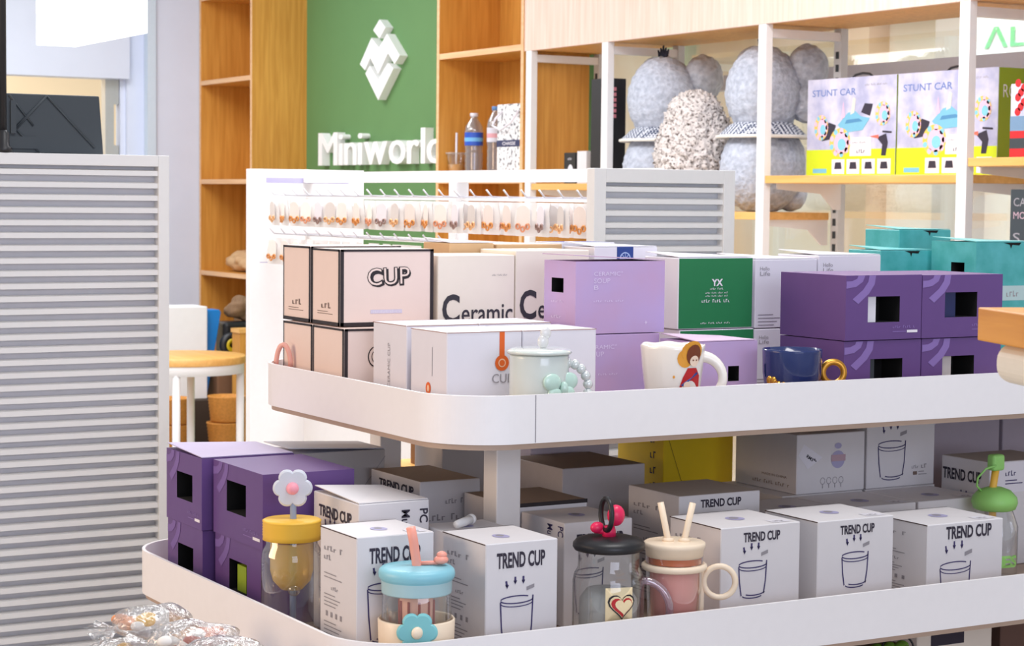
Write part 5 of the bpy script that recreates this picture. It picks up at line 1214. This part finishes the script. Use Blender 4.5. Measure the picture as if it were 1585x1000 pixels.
# ------------------------------------------------------------------ left background
t = thing('round_table', 'round wooden table with white ring frame between louvers and gondola', 'table', (3.25, 8.60, 0))
b = MB(); b.lathe([(0, 0.772), (0.275, 0.772), (0.280, 0.768), (0.280, 0.742), (0.276, 0.738), (0, 0.738)], 64); b.build('tabletop', W_SHELF, t)
b = MB(); b.lathe([(0.272, 0.737), (0.272, 0.695), (0.262, 0.695), (0.262, 0.737)], 64); b.build('apron_ring', M_WHITE, t)
for a in (-118, -28, 62, 152):
    c = (0.255 * math.cos(math.radians(a)), 0.255 * math.sin(math.radians(a)))
    MB().tube([(c[0], c[1], 0), (c[0], c[1], 0.70)], 0.018, 14).build('leg', M_WHITE, t)
tag(MB().box((3.30, 9.46, 0), (4.15, 10.02, 0.47)).build('bench', mat('dark_bench', (62, 48, 40), 0.7), None, bevel=0.006), 'dark wooden bench behind the round table and the basket piles', 'bench')
tag(MB().box((0, 0, 0), (0.226, 0.20, 0.465)).build('tall_box', mat('white_tissue', (240, 240, 244), 0.8, 0, 0.03, 20, 0.3), None, (3.490, 9.50, 0.4705), bevel=0.004), 'blank tall white box behind the round table top', 'box')
b = MB(); b.prism([(0, 0), (0.012, 0), (0.088, 0.43), (0.080, 0.445), (0.012, 0.445), (0, 0.43)], (0, 0, 0), (1, 0, 0), (0, 0, 1), (0, 1, 0), 0.10)
tag(b.build('toy_slide', mat('bright_blue', (24, 128, 212), 0.35), None, (3.721, 9.55, 0.4705), bevel=0.004), 'bright blue slanted plastic panel beside the tall white box', 'toy')
crate = MB().box((-0.09, 0, 0), (0.26, 0.2, 0.18)); tag(crate.build('crate', mat('brown_crate', (128, 92, 66), 0.7), None, (3.86, 9.50, 0.4705), bevel=0.006), 'brown crate on the dark bench under the black toy truck', 'crate')
t = thing('toy_truck', 'black toy truck with a yellow wheel hub behind the round table', 'toy', (3.87, 9.52, 0.651))
b = MB(); b.box((-0.043, 0.03, 0.0), (0.22, 0.16, 0.20)); b.build('body', M_BLACK, t, bevel=0.02, seg=3)
b = MB(); b.torus((-0.015, 0.0, 0.085), 0.045, 0.022, (0, 1, 0), 32, 12); ty = b.build('wheel', M_BLACK, t)
b = MB(); b.torus((-0.015, -0.012, 0.085), 0.027, 0.012, (0, 1, 0), 24, 10); b.build('hub', mat('hub_yellow', (214, 186, 30), 0.4), ty)
WICK = mat('wicker', (204, 138, 60), 0.7, 0, 0.3, 90, 0.8)
def basket(label, x, y, z, rx, h, tilt=0):
    t = thing('wicker_basket', label, 'basket', (x, y, z), 0, 'wicker baskets under the round table')
    b = MB(); prof = [(0, 0.004), (rx * 0.85, 0.0)]
    for k in range(8): prof += [(rx * (0.88 + 0.02 * k), h * (k + 0.2) / 8), (rx * (0.93 + 0.02 * k), h * (k + 0.6) / 8)]
    prof += [(rx * 1.06, h), (rx * 1.0, h), (rx * 0.84, 0.02), (0, 0.02)]
    b.lathe(prof, 32); b.build('weave', WICK, t)
    return t
for (x, y, k0) in ((3.69, 9.19, 0), (3.41, 9.20, 1)):
    z = 0.0
    for k in range(4):
        basket(('light wicker basket %s of the pile beside the wood cabinet', 'light wicker basket %s of the pile behind the table leg')[k0] % ('at the bottom', 'second from the bottom', 'just below the topmost', 'topmost')[k], x + 0.006 * (k % 2), y, z, 0.088, 0.128); z += 0.129
b = MB(); b.box((0, 0, 0), (0.30, 0.10, 0.81)); cb = b.build('wood_cabinet', W_ORNG, None, (3.817, 9.32, 0)); tag(cb, 'low honey wood cabinet beside the white gondola end', 'cabinet')
MB().box((-0.006, -0.006, 0.81), (0.306, 0.106, 0.83)).build('cabinet_top', W_SHELF, cb)
def crumple(label, loc, s, m, seed, name='paper_bag', cat='bag'):
    b = MB(); b.ball((0, 0, s[2]), s, 0, 30, 22, 0.35, 14, seed); b.v = [(x, y, max(z, 0.0)) for x, y, z in b.v]
    for i in range(len(b.s)): b.s[i] = False
    return tag(b.build(name, m, None, loc), label, cat)
crumple('crumpled brown paper bag heaped on the black toy truck', (3.955, 9.61, 0.852), (0.098, 0.06, 0.062), mat('brown_paper', (128, 100, 74), 0.85, 0, 0.2, 30), 1)
crumple('crumpled brown paper bag standing on a low shelf of the far wood unit', (XW + 0.14, 10.40, 0.5455), (0.11, 0.20, 0.19), mat('brown_paper', (128, 100, 74), 0.85, 0, 0.2, 30), 2)
crumple('crumpled tan paper bag on the white wall side of the far unit', (XW + 0.16, 10.50, 1.0655), (0.10, 0.24, 0.06), MATS['kraft_card'], 5)
b = MB(); b.ball((0, 0, 0.035), (0.04, 0.04, 0.035), 0, 14, 10); tag(b.build('toy_ball', mat('neon_green', (110, 240, 60), 0.4), None, (XW + 0.03, 10.17, 0.5455)), 'neon green ball by the edge of the far wood unit', 'ball')
# monitor back standing behind the left louvers
t = thing('monitor', 'black monitor seen from behind on top of the louvered gondola', 'monitor', (0.62, 3.66, 1.571))
t.location = (0.75, 3.64, 1.5715)
PW, PH = 0.46, 0.108
b = MB(); b.add([(0.0, 0, 0), (PW + 0.008, 0, 0), (PW, 0.0, PH), (0.0, 0.0, PH), (0, 0.025, 0), (PW + 0.008, 0.025, 0), (PW, 0.025, PH), (0, 0.025, PH)], [(0, 1, 2, 3), (5, 4, 7, 6), (0, 4, 5, 1), (1, 5, 6, 2), (2, 6, 7, 3), (3, 7, 4, 0)])
b.build('shell', M_CHAR, t, bevel=0.002)
b = MB()
for (x0, z0, x1, z1) in ((0.30, 0.04, 0.36, 0.105), (0.36, 0.105, 0.30, 0.045), (0.30, 0.045, 0.345, 0.002), (0.36, 0.105, 0.45, 0.012), (0.29, 0.105, 0.335, 0.05), (0.20, 0.015, 0.335, 0.015)):
    b.tube([(x0, -0.001, z0), (x1, -0.001, z1)], 0.0022, 6)
b.box((0.292, -0.006, 0.035), (0.302, 0, 0.095)); b.box((0.25, -0.004, 0.008), (0.34, 0, 0.030)); b.build('rib_groove', M_CHAR, t)
t = thing('pole_stand', 'thin black pole with a clamp at the frame edge above the louvers', 'pole', (0.815, 3.66, 1.5715)); t.location = (0.905, 3.60, 1.5715)
t.location = (1.022, 3.614, 1.5715)
b = MB(); b.tube([(0, 0, 0.004), (0, 0, 0.95)], 0.0065, 12); b.build('pole', M_BLACK, t)
b = MB(); b.lathe([(0, 0), (0.016, 0), (0.016, 0.008), (0.011, 0.012), (0.011, 0.034), (0.0065, 0.040)], 20); b.build('clamp', M_BLACK, t)
# lit panel hanging from the ceiling in front of the far wall
t = thing('light_box', 'glowing white folded light panel below the ceiling', 'lamp', (2.70, 8.5, 2.13))
M_LIT = mat('lit_panel', (255, 255, 255), 0.4, emit=1.6)
b = MB(); b.prism([(-0.141, 0), (0.0, 0.0), (0, -0.875), (0.03, -0.875), (0.03, 0.03), (-0.141, 0.03)], (0, 0, 0), (1, 0, 0), (0, 1, 0), (0, 0, 1), 0.9); b.build('panel', M_LIT, t)
b = MB(); b.tube([(-0.1, 0.015, 0.9), (-0.1, 0.015, 1.6)], 0.006, 6); b.tube([(0.015, -0.6, 0.9), (0.015, -0.6, 1.6)], 0.006, 6); b.build('hanger_rod', M_POST, t)
# ------------------------------------------------------------------ display table at the frame edge
ang = math.radians(-21)
t = thing('display_table', 'small display table with wooden top and rounded white skirt by the tray', 'table', (1.402, 1.50, 0), ang)
MB().box((0, -0.5, 1.362), (0.6, 0.0, 1.395)).build('tabletop', wood('amber_veneer', (206, 136, 44), (224, 156, 62), 'Y'), t, bevel=0.0015)
b = MB(); b.box((0.008, -0.48, 1.322), (0.58, -0.018, 1.3615)); b.build('skirt', mat('cream_skirt', (236, 230, 216), 0.5), t, bevel=0.017, seg=6)
b = MB(); b.tube([(0.3, -0.25, 0.02), (0.3, -0.25, 1.324)], 0.03, 20); b.build('leg', M_POST, t)
b = MB(); b.lathe([(0, 0.02), (0.16, 0.015), (0.165, 0), (0, 0)], 32, 0, (0.3, -0.25, 0)); b.build('base_plate', M_POST, t)
for o in bpy.data.objects:
    if 'dims' in o: del o['dims']
